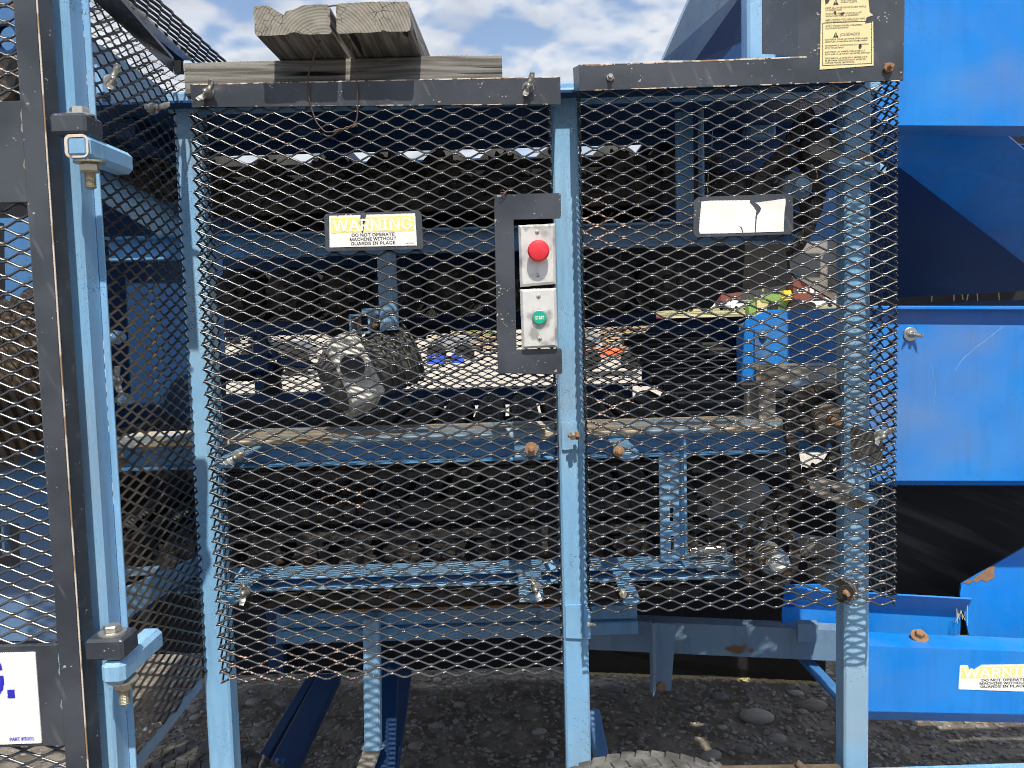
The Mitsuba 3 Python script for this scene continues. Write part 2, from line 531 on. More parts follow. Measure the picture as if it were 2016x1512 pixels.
add_mat('m_wire', principled(rgb(.13, .085, .07), .5, .4, .4))


def soil(p, n, uv):
    a = fbm(p.x * 22, p.y * 22, 1, 4)
    near = mix((.12, .106, .092), (.205, .183, .16), smoothstep(.3, .7, a))
    b = fbm(p.x * 3, p.y * 3, 5, 4)
    far = mix((.40, .37, .33), (.55, .51, .46), b)
    grass = mix((.16, .17, .07), (.50, .45, .29), smoothstep(.3, .7, fbm(p.x * 1.1, p.y * .12, 3, 4)))
    far = mix(far, grass, smoothstep(70., 95., p.y) * smoothstep(.35, .5, fbm(p.x * .04, p.y * .04, 2, 3) + .15))
    return mix(near, far, smoothstep(4.2, 6.0, p.y + .5 * fbm(p.x * 2, p.y * 2, 1, 2)))


add_mat('m_soil', {'type': 'twosided', 'bsdf': {'type': 'bumpmap', 'b': {**proc(lambda p, n, uv: fbm(p.x * 55, p.y * 55, p.z * 55, 3), .003)}, 'scale': .012, 'bsdf': {'type': 'diffuse', 'reflectance': proc(soil)}}})
for i, c in enumerate([(.17, .16, .15), (.215, .205, .195), (.135, .135, .14), (.26, .248, .232), (.185, .158, .14)]):
    add_mat(f'm_pebble_{i}', principled(proc(lambda p, n, uv, c=c: mix(mi.Color3f(c) * .75, mi.Color3f(c) * 1.25, fbm(p.x * 60 + i, p.y * 60, p.z * 60, 3))) if i < 2 else rgb(*c), .75, .25))
for k, c, r in [('m_brick', (.20, .065, .05), .9), ('m_shed', (.06, .06, .07), .6), ('m_car_white', (.75, .76, .77), .3), ('m_car_dark', (.05, .055, .065), .3), ('m_glass_dark', (.03, .04, .05), .1),
                ('m_green_paint', (.20, .34, .09), .5), ('m_yellow_paint', (.72, .56, .05), .4), ('m_red_paint', (.50, .035, .06), .4), ('m_orange_paint', (.72, .16, .05), .45), ('m_pallet', (.42, .30, .19), .85),
                ('m_barrel_blue', (.03, .10, .62), .4), ('m_grey_paint', (.30, .31, .33), .5), ('m_straw', (.62, .52, .27), .9), ('m_white_bag', (.70, .70, .68), .7)]:
    add_mat(k, principled(rgb(*c), r, .4))

# ------------------------------------------------------------------ the ground and the yard
def axis_steps(a, b, step, far, grow=1.16):
    v, s = list(np.arange(a, b, step)), step
    x = b
    while x < far:
        v.append(x)
        s *= grow
        x += s
    v.append(far)
    return v


xs = axis_steps(0, 2.6, .03, 700)
xs = np.array([-x for x in xs[:0:-1]] + xs)
ys = np.array([-60, -30, -12, -5, -2, -.5, .3] + axis_steps(1.0, 5.2, .03, 1500))


def ground_z(x, y):
    q = np.stack([np.asarray(x) * 1.0, np.asarray(y) * 1.0, np.zeros_like(np.asarray(x, float))], -1)
    near = np.clip((7 - np.asarray(y)) / 2, 0, 1) * np.clip((4 - np.abs(x)) / 1.5, 0, 1)
    bump = ((meshkit.fbm(q * 3.0, 3, 2) - .5) * .06 + (meshkit.fbm(q * 16.0, 3, 5) - .5) * .018) * near
    return bump + 0.0132 * np.clip(np.asarray(y) - 8, 0, None) * np.clip((400 - np.asarray(y)) / 200, .6, 1) * 1.0


gx, gy = np.meshgrid(xs, ys, indexing='ij')
gz = ground_z(gx, gy)
nx, ny = gx.shape
ii = (np.arange(nx - 1)[:, None] * ny + np.arange(ny - 1)[None]).ravel()
gf = np.vstack([np.stack([ii, ii + ny, ii + ny + 1], 1), np.stack([ii, ii + ny + 1, ii + 1], 1)])
ground = structure('ground', trimesh.Trimesh(np.stack([gx, gy, gz], -1).reshape(-1, 3), gf, process=False), 'm_soil', True)

pebs = []
for k in range(5):
    m = trimesh.creation.icosphere(2, 1.0)
    v = np.array(m.vertices)
    v = v * (1 + .30 * (meshkit.fbm(v * 1.1 + k * 9, 3, k)[:, None] - .5))
    v[:, 2] *= .46
    v[:, 1] *= .74
    pebs.append(trimesh.Trimesh(v, m.faces, process=False))
pebs_small = []
for k in range(4):
    m = trimesh.creation.icosphere(1, 1.0)
    v = np.array(m.vertices)
    v = v * (1 + .45 * (meshkit.fbm(v * 1.2 + k * 5, 2, k + 9)[:, None] - .5))
    v[:, 2] *= .5
    v[:, 1] *= .78
    pebs_small.append(trimesh.Trimesh(v, m.faces, process=False))
peb_shape = {(a, b): mikit.ply(pebs[a], f'm_pebble_{b}', True) for a in range(5) for b in range(5)}


def stone(a, b, x, y, s, yaw, tilt):
    partref(ground, 'pebble', peb_shape[(a, b)], T().translate([x, y, float(ground_z(x, y)) + s * .06]).rotate([0, 0, 1], yaw).rotate([1, 0, 0], tilt).scale([s, s, s]))


big = [(1490, 1413, .062, 1, 3), (1600, 1392, .055, 2, 4), (1418, 1370, .036, 0, 2), (1548, 1398, .026, 1, 0), (1580, 1402, .024, 2, 1), (1568, 1372, .030, 3, 3), (1530, 1452, .036, 4, 1), (1465, 1478, .034, 0, 0),
       (1340, 1368, .030, 2, 2), (1378, 1350, .026, 1, 4), (1400, 1490, .040, 3, 3), (1280, 1350, .03, 2, 2), (1210, 1352, .04, 3, 2), (510, 1450, .034, 1, 0), (560, 1390, .03, 2, 2), (500, 1385, .034, 0, 1), (490, 1345, .03, 1, 3),
       (380, 1395, .034, 2, 1), (860, 1430, .03, 1, 1), (905, 1385, .028, 0, 3), (1050, 1400, .03, 2, 0), (1062, 1437, .028, 1, 3), (975, 1408, .026, 3, 2), (820, 1470, .03, 0, 1)]
placed = []
for px, py, s, a, b in big:
    q = P(px, py, 3.0)
    d = q - EYE
    g = EYE + d * (EYE[2] / -d[2])
    stone(a, b, float(g[0]), float(g[1]), s, random.uniform(-25, 25), random.uniform(-10, 10))
    placed.append((g[0], g[1], s))
while len(placed) < 296:
    x, y = random.uniform(-1.35, 1.75), random.uniform(2.62, 3.9)
    s = random.choice([.011, .012, .014, .014, .016, .018, .020, .024])
    if all((x - a) ** 2 + (y - b) ** 2 > (.8 * (s + c)) ** 2 for a, b, c in placed):
        placed.append((x, y, s))
        stone(random.randrange(5), random.randrange(5), x, y, s, random.uniform(0, 360), random.uniform(-20, 20))
for b in range(5):
    n = 3200
    X, Yv = rng.uniform(-1.9, 2.2, n), 2.55 + 1.9 * rng.random(n) ** 1.25
    sz = rng.choice([.004, .005, .006, .007, .009, .012], n)
    out_v, out_f, at = [], [], 0
    Z = ground_z(X, Yv)
    for i in range(n):
        m = pebs_small[i % 4]
        c, s_ = math.cos(i), math.sin(i)
        v = np.array(m.vertices) * sz[i]
        v = np.stack([v[:, 0] * c - v[:, 1] * s_ + X[i], v[:, 0] * s_ + v[:, 1] * c + Yv[i], v[:, 2] + Z[i] + sz[i] * .08], 1)
        out_v.append(v)
        out_f.append(np.array(m.faces) + at)
        at += len(v)
    part(ground, 'gravel', trimesh.Trimesh(np.vstack(out_v), np.vstack(out_f), process=False), f'm_pebble_{b}', True, kind='stuff')

# ------------------------------------------------------------------ the machine's frame
fr = thing('machine_frame', 'blue steel frame of square posts and channel beams behind the black mesh guards', 'machine frame')
PF, PW = 1.75, .051                                     # posts: front face, width


def post_at(px, py, top_px, z0=0.0):
    x = P(px, py, PF)[0]
    z1 = P(top_px[0], top_px[1], PF)[2]
    return box(x - PW / 2, x + PW / 2, PF, PF + PW, z0, z1, .004), x


m, XL = post_at(430, 1400, (365, 180))
part(fr, 'post', m, 'm_light_blue', label='left square post, bluer at its top')
m, XM = post_at(1138.5, 1450, (1118, 172))
part(fr, 'post', m, 'm_light_blue')
m, XR = post_at(1686.5, 1450, (1692, 150))
part(fr, 'post', m, 'm_light_blue', label='right post with rusty edges and a long scratch')


def zY(py, Y, px=760):
    return P(px, py, Y)[2]


def xY(px, Y, py=800):
    return P(px, py, Y)[0]


# beams (front edge of the flanges, top and bottom read off at px 760)
part(fr, 'beam', c_channel(xY(200, 1.87, 470), xY(1575, 1.87, 470), 1.87, zY(499, 1.87), zY(451, 1.87), .035), 'm_mid_blue')
part(fr, 'beam', c_channel(xY(215, 1.82), xY(1660, 1.82), 1.835, zY(914, 1.835), zY(870, 1.835), .04), 'm_mid_blue')
part(fr, 'beam', c_channel(xY(300, 1.82, 1130), xY(1480, 1.82, 1130), 1.82, zY(1158, 1.82), zY(1131, 1.82), .085), 'm_light_blue')
part(fr, 'beam', cat([box(xY(545, 2.0, 1230), xY(1255, 2.0, 1230), 2.0, 2.03, zY(1232, 2.0), zY(1204, 2.0)), box(xY(545, 2.0, 1230), xY(1255, 2.0, 1230), 1.985, 2.03, zY(1258, 2.0), zY(1233, 2.0))]), 'm_mid_blue')
# front posts' inner uprights, right bay
part(fr, 'upright', box(xY(1330, 1.9, 330), xY(1366, 1.9, 330), 1.9, 1.905, zY(440, 1.9, 1350), zY(195, 1.9, 1350)), 'm_mid_blue')
part(fr, 'upright', box(xY(1374, 1.9, 330), xY(1379, 1.9, 330), 1.86, 1.90, zY(440, 1.9, 1350), zY(195, 1.9, 1350)), 'm_light_blue')
part(fr, 'upright', slab([(1297, 893), (1338, 891), (1343, 1104), (1301, 1106)], 1.84, .006, holes=[[(1319, 1000), (1326, 1000), (1326, 1028), (1319, 1028)], [(1321, 1055), (1327, 1055), (1327, 1086), (1321, 1086)]]), 'm_light_blue', label='light blue slotted plate with mesh shadows on it')
part(fr, 'upright', slab([(1346, 862), (1351, 862), (1354, 1102), (1349, 1102)], 1.80, .04), 'm_light_blue')
# the roof over the works
zt = zY(232, 1.80)
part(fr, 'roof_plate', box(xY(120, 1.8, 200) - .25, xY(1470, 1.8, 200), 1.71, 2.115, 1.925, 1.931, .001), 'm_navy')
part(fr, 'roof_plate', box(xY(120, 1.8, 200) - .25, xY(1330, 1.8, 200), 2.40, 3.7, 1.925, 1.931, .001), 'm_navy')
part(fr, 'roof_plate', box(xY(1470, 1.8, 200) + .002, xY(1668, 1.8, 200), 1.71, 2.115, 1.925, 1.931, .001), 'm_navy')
part(fr, 'roof_plate', box(xY(1330, 1.8, 200) + .002, xY(1690, 1.8, 200), 2.117, 3.7, 1.925, 1.931, .001), 'm_navy')  # roof extended and closed over the right bay to shut the sun out
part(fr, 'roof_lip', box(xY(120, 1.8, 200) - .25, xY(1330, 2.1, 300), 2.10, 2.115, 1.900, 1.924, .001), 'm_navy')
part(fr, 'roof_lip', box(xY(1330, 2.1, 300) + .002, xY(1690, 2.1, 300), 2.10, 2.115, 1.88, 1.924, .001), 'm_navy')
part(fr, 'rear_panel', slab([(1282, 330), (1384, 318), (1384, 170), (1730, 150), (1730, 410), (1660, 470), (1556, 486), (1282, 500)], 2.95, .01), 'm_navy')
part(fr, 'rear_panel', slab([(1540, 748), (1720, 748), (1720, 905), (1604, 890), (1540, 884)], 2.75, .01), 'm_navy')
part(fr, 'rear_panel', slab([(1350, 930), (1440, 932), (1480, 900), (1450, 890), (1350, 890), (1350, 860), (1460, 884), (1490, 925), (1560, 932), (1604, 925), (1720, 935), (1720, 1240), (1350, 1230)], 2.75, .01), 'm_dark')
for px in (1120, 600, 240):
    part(fr, 'roof_rib', box(xY(px, 1.8, 200) - .02, xY(px, 1.8, 200) + .02, 1.81, 3.6, 1.885, 1.924), 'm_navy')
part(fr, 'roof_beam', box(xY(340, 1.8, 200), xY(1720, 1.8, 170), 1.755, 1.80, zY(206, 1.755), zY(172, 1.755)), 'm_light_blue')
# inner walls
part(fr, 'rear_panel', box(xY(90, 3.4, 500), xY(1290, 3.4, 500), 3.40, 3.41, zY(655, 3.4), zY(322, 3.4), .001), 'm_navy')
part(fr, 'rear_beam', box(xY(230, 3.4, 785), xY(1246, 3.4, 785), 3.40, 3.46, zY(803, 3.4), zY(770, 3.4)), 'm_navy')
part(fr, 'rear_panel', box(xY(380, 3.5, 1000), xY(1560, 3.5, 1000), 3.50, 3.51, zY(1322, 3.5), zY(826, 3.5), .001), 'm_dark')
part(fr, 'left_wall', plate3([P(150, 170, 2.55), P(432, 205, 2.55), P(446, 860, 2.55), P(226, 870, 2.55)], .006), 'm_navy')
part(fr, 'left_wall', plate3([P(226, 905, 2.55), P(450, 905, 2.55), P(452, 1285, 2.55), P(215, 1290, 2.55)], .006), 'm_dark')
for x in (-.98,):
    part(fr, 'rear_leg', box(x - .03, x + .03, 3.42, 3.48, .1, 1.9), 'm_navy')
# lower beams and legs
part(fr, 'lower_rail', plate3([P(1160, 1219, 2.22), P(1660, 1242, 2.02), P(1660, 1302, 2.02), P(1160, 1279, 2.22)], .05), 'm_faded_blue', label='grey blue lower rail with faded patches')
part(fr, 'rail_clip', plate3([P(1571, 1228, 2.025), P(1611, 1230, 2.015), P(1610, 1266, 2.015), P(1571, 1263, 2.025)], .03), 'm_faded_blue')
part(fr, 'rail_clip', plate3([P(1162, 1216, 2.19), P(1247, 1216, 2.16), P(1246, 1250, 2.16), P(1162, 1248, 2.19)], .03), 'm_faded_blue')
hb = part(fr, 'hanger', cat([slab([(1292, 1226), (1331, 1230), (1321, 1361), (1292, 1357)], 2.08, .006), slab([(1284, 1228), (1292, 1226), (1292, 1357), (1286, 1374)], 2.04, .045)]), 'm_faded_blue')
part(hb, 'bolt', bolt_mesh(P(1301, 1350, 2.08), r=.012, stub=.0), 'm_rust')
part(fr, 'strut', bar(P(1585, 1298, 2.1), P(1668, 1388, 1.86), .034, .008), 'm_old_blue')
cl = part(fr, 'leg', bar(P(732, 1214, 1.965), P(735, 1474, 1.965), .037, .036, .004, up=(0, 1, 0)), 'm_light_blue', label='short centre leg cut off and welded at its foot')
part(cl, 'foot', bar(P(735, 1469, 1.975), P(713, 1530, 1.95), .039, .034, .004, up=(0, 1, 0)), 'm_dirty_metal', label='rusty bent foot below the weld')
part(cl, 'weld', lathe([(.014, -.004), (.029, 0), (.014, .004)], P(735, 1469, 1.983), (0, 0, 1), 12), 'm_light_blue', True)
part(fr, 'brace', bar(P(766, 1300, 2.25), P(757, 1530, 1.97), .012, .05, up=(1, 0, 0)), 'm_navy')
part(fr, 'brace', cat([bar(P(648, 1335, 2.75), P(535, 1560, 2.05), .075, .03), bar(P(620, 1335, 2.80), P(488, 1560, 2.10), .03, .05)]), 'm_navy', label='dark blue diagonal brace running back under the machine')
part(fr, 'brace', bar(P(795, 1320, 2.7), P(762, 1530, 2.05), .05, .03), 'm_navy')
part(fr, 'brace', bar(P(1166, 1400, 2.05), P(1192, 1530, 1.95), .03, .03), 'm_old_blue')
# bolted guard tabs on posts and beams
for pts, Y in (([(1105, 832), (1146, 830), (1146, 884), (1107, 886)], 1.744), ([(1113, 1192), (1150, 1190), (1152, 1258), (1114, 1256)], 1.744)):
    part(fr, 'wrap_plate', slab(pts, Y, .004, .003), 'm_light_blue')
lug = part(fr, 'lug', plate3([P(1139, 836, 1.742), P(1147, 838, 1.715), P(1148, 890, 1.715), P(1140, 886, 1.742)], .005), 'm_light_blue')
part(lug, 'bolt', bolt_mesh(P(1139, 857, 1.72), (-1, -.2, 0), .009, .007, .014), 'm_rust')
part(lug, 'nut', hexagon(.0085, .009, P(1132, 858, 1.714), (-1, -.2, 0)), 'm_steel')
lug = part(fr, 'lug', plate3([P(1149, 1190, 1.74), P(1158, 1205, 1.715), P(1158, 1258, 1.715), P(1150, 1248, 1.742)], .005), 'm_light_blue')
part(lug, 'bolt', bolt_mesh(P(1156, 1229, 1.712), (1, -.2, 0), .008, .006, .012), 'm_steel')
for i, (x0, y0, x1, y1, Ya) in enumerate([(1012, 868, 1058, 885, 1.69), (474, 883, 512, 897, 1.69), (1198, 868, 1236, 888, 1.69), (1206, 1128, 1236, 1164, 1.69), (1020, 1124, 1064, 1150, 1.69), (484, 1126, 522, 1158, 1.69)]):
    zt_ = P(x0, y0, 1.82)[2]
    xa, xb = P(x0, y0, 1.82)[0], P(x1, y0, 1.82)[0]
    part(fr, 'tab', cat([box(xa, xb, 1.652, 1.835, zt_ - .003, zt_ + .003), box(xa, xb, 1.652, 1.656, zt_ - .013, zt_ - .003)]), 'm_light_blue')
# brackets on the right post
pb = part(fr, 'bracket', plate3([P(1660, 836, 1.77), P(1738, 858, 1.665), P(1738, 868, 1.665), P(1662, 850, 1.77)], .05, n=(0, .0, -1)), 'm_dirty_metal', label='muddy bracket sticking out from the right post')
part(fr, 'bracket', plate3([P(1590, 1105, 1.90), P(1672, 1150, 1.665), P(1690, 1146, 1.70), P(1640, 1096, 1.93)], .035, n=(0, .0, -1)), 'm_dirty_metal')
part(fr, 'collar', bar(P(1640, 318, 1.745), P(1735, 338, 1.745), .05, .02, .004), 'm_light_blue')
part(fr, 'collar', bar(P(1672, 962, 1.745), P(1718, 985, 1.745), .06, .02, .006), 'm_light_blue')

# weathered board that lies on the middle beam
solo('wooden_board', box(xY(215, 1.9), xY(1560, 1.9), 1.826, 2.03, zY(869.5, 1.835), zY(869.5, 1.835) + .012, .003), 'm_board', 'weathered tan board with blue paint traces lying along the middle beam', 'board')
# ------------------------------------------------------------------ guards
YF = 1.64
UZ, UX = np.array([0, 0, 1.0]), np.array([1.0, 0, 0])


def chain_keep(rects, inv=True):
    def fn(u, v):
        ok = np.ones(len(u), bool)
        for x0, x1, z0, z1 in rects:
            ok &= ~((u > x0) & (u < x1) & (v > z0) & (v < z1))
        return ok
    return fn


g1 = thing('mesh_guard', 'large black mesh guard around the push buttons, with a yellow and white WARNING sign', 'guard')
x0, x1 = P(385, 420, YF)[0], P(1105, 780, YF)[0]
z0, z1 = P(760, 1336, YF)[2], P(740, 200, YF)[2]
cut = (P(1008, 400, YF)[0] - x0, 9, P(1060, 700, YF)[2] - z0, P(1060, 420, YF)[2] - z0)
part(g1, 'mesh_sheet', mesh_panel((x0, YF, z0), UX, UZ, x1 - x0, z1 - z0, chain_keep([cut])), 'm_mesh', True)
part(g1, 'side_sheet', mesh_panel((x0, YF + .10, z0), (0, -1, 0), UZ, .1016, z1 - z0), 'm_mesh', True)
nx1 = x0 + round((x1 - x0) / .0254) * .0254
part(g1, 'side_sheet', mesh_panel((nx1, YF, z0), (0, 1, 0), UZ, .0508, cut[2]), 'm_mesh', True)
part(g1, 'side_sheet', mesh_panel((nx1, YF, z0 + cut[3]), (0, 1, 0), UZ, .0508, z1 - z0 - cut[3]), 'm_mesh', True)
tp = part(g1, 'top_plate', slab([(374, 166), (1103, 151), (1104, 205), (378, 211)], YF - .006, .005), 'm_black_paint', label='black top plate with chipped paint and two wing nuts')
pa, pb_ = P(374, 166, YF - .006), P(1103, 151, YF - .006)
part(g1, 'top_plate', box(pa[0], pb_[0], YF - .001, YF + .07, (pa[2] + pb_[2]) / 2 - .006, (pa[2] + pb_[2]) / 2 - .001, .001), 'm_black_paint')


def chips(holder, a, b, n, seed, w=.0016, name='chipped_edge'):
    """Bare flakes along a worn paint edge from a to b."""
    rr, out = random.Random(seed), []
    a, b = np.asarray(a, float), np.asarray(b, float)
    for _ in range(n):
        t0 = rr.random()
        L = rr.choice([.002, .004, .006, .012, .02]) * rr.uniform(.6, 1.3)
        p = a + (b - a) * t0
        q_ = p + (b - a) / np.linalg.norm(b - a) * L
        h = w * rr.uniform(.35, 1.2)
        out.append(box(p[0], max(q_[0], p[0] + .001), p[1] - .0006, p[1] + .002, p[2] - h, p[2] + .0005, .0002))
    part(holder, name, cat(out), 'm_bare', kind='stuff')


chips(g1, P(378, 166, YF - .006), P(1101, 151, YF - .006), 120, 1)
chips(g1, P(380, 210, YF - .006), P(1101, 205, YF - .006), 26, 2, .001)
part(g1, 'cutout_plate', slab([(975, 383), (1104, 380), (1104.5, 430), (1011, 432), (1017, 688), (1106, 686), (1107, 737), (980, 735), (973, 400)], YF - .0065, .004, .004), 'm_black_paint', label='black plate framing the push buttons on three sides')
sp = part(g1, 'sign_plate', slab([(638, 421), (829, 415), (834, 490), (641, 495)], YF - .010, .006, .006), 'm_black_paint')


def warning_sign(holder, quad, Y, tear, name='sticker'):
    """White sticker, yellow head panel and raised print, drawn from its four corners (clockwise from top left)."""
    g = pix(quad, Y)
    for t in tear:
        g = g.difference(pix(t, Y))
    k = part(holder, name, slab_xz(g, Y, .001), 'm_white', label='white and yellow WARNING sticker')
    a, b, c, d = [P(x, y, Y) for x, y in quad]
    W, H = np.linalg.norm(b - a), np.linalg.norm(d - a)
    ang = math.atan2(b[2] - a[2], b[0] - a[0])

    def at(u, v):
        return a + (b - a) * u + (d - a) * v
    yq = [at(.02, .07), at(.985, .07), at(.985, .55), at(.02, .55)]
    yg = sg.Polygon([(p[0], p[2]) for p in yq])
    for t in tear:
        yg = yg.difference(pix(t, Y))
    part(k, 'yellow_band', slab_xz(yg, Y - .0006, .0006), 'm_yellow')
    p = at(.04, .50)
    part(k, 'lettering', words('WARNING', p[0], p[2], Y - .0006, H * .36, True, .0006, W * .92, ang), 'm_white')
    ms = []
    for i, (t, u, wd) in enumerate((('DO NOT OPERATE', .255, .50), ('MACHINE WITHOUT', .235, .54), ('GUARDS IN PLACE', .245, .52))):
        p = at(u, .685 + .135 * i)
        ms.append(words(t, p[0], p[2], Y, H * .098, True, .0006, W * wd, ang))
    p = at(.89, .955)
    ms.append(words('PART #0148', p[0], p[2], Y, H * .03, False, .0006, None, ang))
    part(k, 'lettering', cat(ms), 'm_ink')
    return k


warning_sign(sp, [(648, 425), (817, 420), (821, 483), (649, 487)], YF - .0112, [[(710, 418), (722, 418), (714, 462), (708, 440)], [(661, 420), (668, 420), (665, 428)]])
for px, py, rot in ((410, 184, .9), (1040, 173, 1.2)):
    w = part(g1, 'wing_nut', wing_nut(P(px, py, YF - .010), rot=rot), 'm_steel', True)
    part(w, 'washer', washer(P(px, py, YF - .0062)), 'm_dirty_metal')
for px, py, rot, mt in ((468, 898, .5, 'm_steel'), (483, 1163, 1.5, 'm_steel'), (1054, 1156, 1.9, 'm_steel')):
    w = part(g1, 'wing_nut', wing_nut(P(px, py, YF - .008), rot=rot), mt, True)
    part(w, 'washer', washer(P(px, py, YF - .004)), 'm_dirty_metal')
w = part(g1, 'bolt', bolt_mesh(P(1046, 883, YF - .007), r=.007, t=.006, stub=.009), 'm_rust')
part(w, 'washer', washer(P(1046, 883, YF - .004), r=.0125), 'm_rust')

g2 = thing('mesh_guard', 'black mesh guard right of the middle post, with a blank white sign', 'guard')
x0, x1 = P(1143, 420, YF)[0] + .004, P(1772, 780, YF)[0]
z0, z1 = P(1470, 1200, YF)[2], P(1470, 160, YF)[2]
part(g2, 'mesh_sheet', mesh_panel((x0, YF, z0), UX, UZ, x1 - x0, z1 - z0), 'm_mesh', True)
part(g2, 'side_sheet', mesh_panel((x0, YF + .06, z0), (0, -1, 0), UZ, .0508, z1 - z0), 'm_mesh', True)
nx1 = x0 + round((x1 - x0) / .0254) * .0254
part(g2, 'side_sheet', mesh_panel((nx1, YF, z0), (0, 1, 0), UZ, .1524, z1 - z0), 'm_mesh', True)
part(g2, 'top_plate', slab([(1140, 128), (1571, 112), (1576, -60), (1782, -64), (1778.5, 158), (1141, 179)], YF - .006, .005), 'm_black_paint', label='black stepped top plate, wide at the right, chipped along its upper edge')
part(g2, 'top_plate', plate3([P(1139.5, 128, YF - .006), P(1128, 134, YF + .06), P(1130, 181, YF + .06), P(1140.5, 179, YF - .006)], .003), 'm_black_paint')
chips(g2, P(1142, 128, YF - .006), P(1569, 112, YF - .006), 110, 3, .002)
chips(g2, P(1142, 178, YF - .006), P(1776, 158, YF - .006), 60, 4, .0012)
pa, pb_ = P(1139, 128, YF), P(1571, 112, YF)
part(g2, 'top_plate', box(pa[0], pb_[0], YF - .001, YF + .07, (pa[2] + pb_[2]) / 2 - .007, (pa[2] + pb_[2]) / 2 - .001, .001), 'm_black_paint')
part(g2, 'cheek_plate', plate3([P(1571, 110, YF - .001), P(1575, -60, YF - .001), P(1500, -60, YF + .19), P(1500, 106, YF + .19)], .004), 'm_black_paint', label='grey side cheek behind the step of the top plate')
sp = part(g2, 'sign_plate', slab([(1374, 388), (1552, 381), (1561, 388), (1562, 452), (1556, 461), (1371, 467), (1365, 460), (1366, 396)], YF - .010, .006, .004), 'm_black_paint')
gg = pix([(1381, 397), (1400, 395), (1478, 394), (1482, 400), (1546, 391), (1547, 398), (1544, 420), (1543, 456), (1500, 457), (1440, 459), (1378, 460), (1376, 452)], YF - .0112)
for tr in ([(1477, 392), (1484, 398), (1492, 402), (1499, 410), (1496, 418), (1491, 424), (1489, 440), (1488, 458), (1486, 458), (1487, 430), (1489, 416), (1484, 408), (1476, 399)], [(1454, 444), (1461, 448), (1464, 460), (1462, 460), (1459, 450)]):
    gg = gg.difference(pix(tr, YF - .0112))
part(sp, 'sticker', slab_xz(gg, YF - .0112, .001), 'm_white', label='bleached blank white sticker with a crack')
# the cream caution sticker
Yc = YF - .0072
cq = [(1617, -8), (1709, -12), (1712, 24), (1719, 30), (1706, 34), (1703, 47), (1713, 45), (1719, 42), (1720, 129), (1614, 137)]
cg = pix(cq, Yc)
for tr in ([(1624, -2), (1635, -4), (1631, 6), (1625, 9)], [(1641, 23), (1646, 21), (1646, 29), (1643, 30)], [(1654, 26), (1662, 23), (1661, 28), (1655, 31)], [(1691, 88), (1695, 86), (1697, 92), (1693, 98), (1690, 94)]):
    cg = cg.difference(pix(tr, Yc))
cs = part(g2, 'caution_sticker', slab_xz(cg, Yc, .001), 'm_cream', label='peeling cream CAUTION sticker in English and Spanish')
a, b, d = P(1617, 0, Yc), P(1718, -4.5, Yc), P(1617, 133, Yc)
ang = math.atan2(b[2] - a[2], b[0] - a[0])
ex, ez = (b - a) / 101.0, (d - a) / 133.0


def cpt(px, py):
    return a + ex * (px - 1617) + ez * py


pxs = np.linalg.norm(ex)
ms = []
for t, px, py, hpx, wpx in (('CAUTION', 1655, 8, 5.5, 31), ('KEEP ALL SHIELDS IN PLACE WHILE', 1625, 18, 3, 80), ('IN OPERATION', 1625, 22.5, 3, 31), ('DO NOT LUBRICATE OR ADJUST', 1625, 29.5, 3, 71), ('WHILE MACHINE IS RUNNING', 1625, 34, 3, 65),
                            ('KEEP HANDS, FEET AND CLOTHING', 1625, 41.5, 3, 78), ('AWAY FROM MOVING PARTS', 1625, 46, 3, 64), ('STOP POWER WHEN CLEARING', 1625, 53.5, 3, 72), ('CLOGGED MACHINE', 1625, 58, 3, 45), ('¡CUIDADO!', 1654, 72.5, 5.5, 38),
                            ('MANTENGA TODAS LAS TAPAS EN SU LUGAR', 1624, 80, 2.7, 84), ('MIENTRAS LA MAQUINA ESTA TRABAJANDO', 1624, 84.5, 2.7, 83), ('NO ENGRASE O AJUSTE NADA SI LA MAQUINA', 1624, 92, 2.7, 86), ('ESTA TRABAJANDO', 1624, 96.5, 2.7, 37),
                            ('MANTENGA LAS MANOS, PIES, CABELLO Y', 1624, 104.5, 2.7, 80), ('ROPA SUELTA LEJOS DE LAS PARTES MOVILES', 1624, 109, 2.7, 88), ('DESCONECTE LA MAQUINA Y ESPERE A QUE', 1624, 117, 2.7, 84), ('SE DETENGA COMPLETAMENTE ANTES DE', 1624, 121.5, 2.7, 80), ('LIMPIAR PARTES OBSTRUIDAS', 1624, 126, 2.7, 58)):
    q = cpt(px, py)
    ms.append(words(t, q[0], q[2], Yc, hpx * pxs, False, .0005, wpx * pxs, ang))
for px, py in ((1640, 11), (1640, 75)):
    tri = sg.Polygon([(0, 0), (11, 0), (5.5, 11)]).difference(sg.Polygon([(4.9, 3.2), (6.1, 3.2), (6.4, 8), (4.6, 8)])).difference(sg.Point(5.5, 1.7).buffer(.8))
    q = cpt(px, py)
    ms.append(slab_xz(affinity.translate(affinity.scale(tri, pxs, pxs, origin=(0, 0)), q[0], q[2]), Yc - .0005, .0005))
fo = sg.Polygon([(cpt(x, y)[0], cpt(x, y)[2]) for x, y in ((1619, 45), (1717, 45), (1717, 130), (1619, 130))])
fo = fo.difference(fo.buffer(-.0012)).intersection(cg)
ms.append(slab_xz(fo, Yc - .0004, .0004))
part(cs, 'lettering', cat(ms), 'm_ink')
w = part(g2, 'bolt', bolt_mesh(P(1201, 153, YF - .007), r=.007, t=.004, stub=.010), 'm_steel')
w = part(g2, 'bolt', bolt_mesh(P(1748, 134, YF - .008), r=.0095, t=.006, stub=.014), 'm_rust', label='rusty bolt at the right end of the top plate')
w = part(g2, 'bolt', bolt_mesh(P(1218, 888, YF - .008), r=.0075, t=.006, stub=.009), 'm_rust')
part(w, 'washer', washer(P(1218, 888, YF - .004)), 'm_rust')
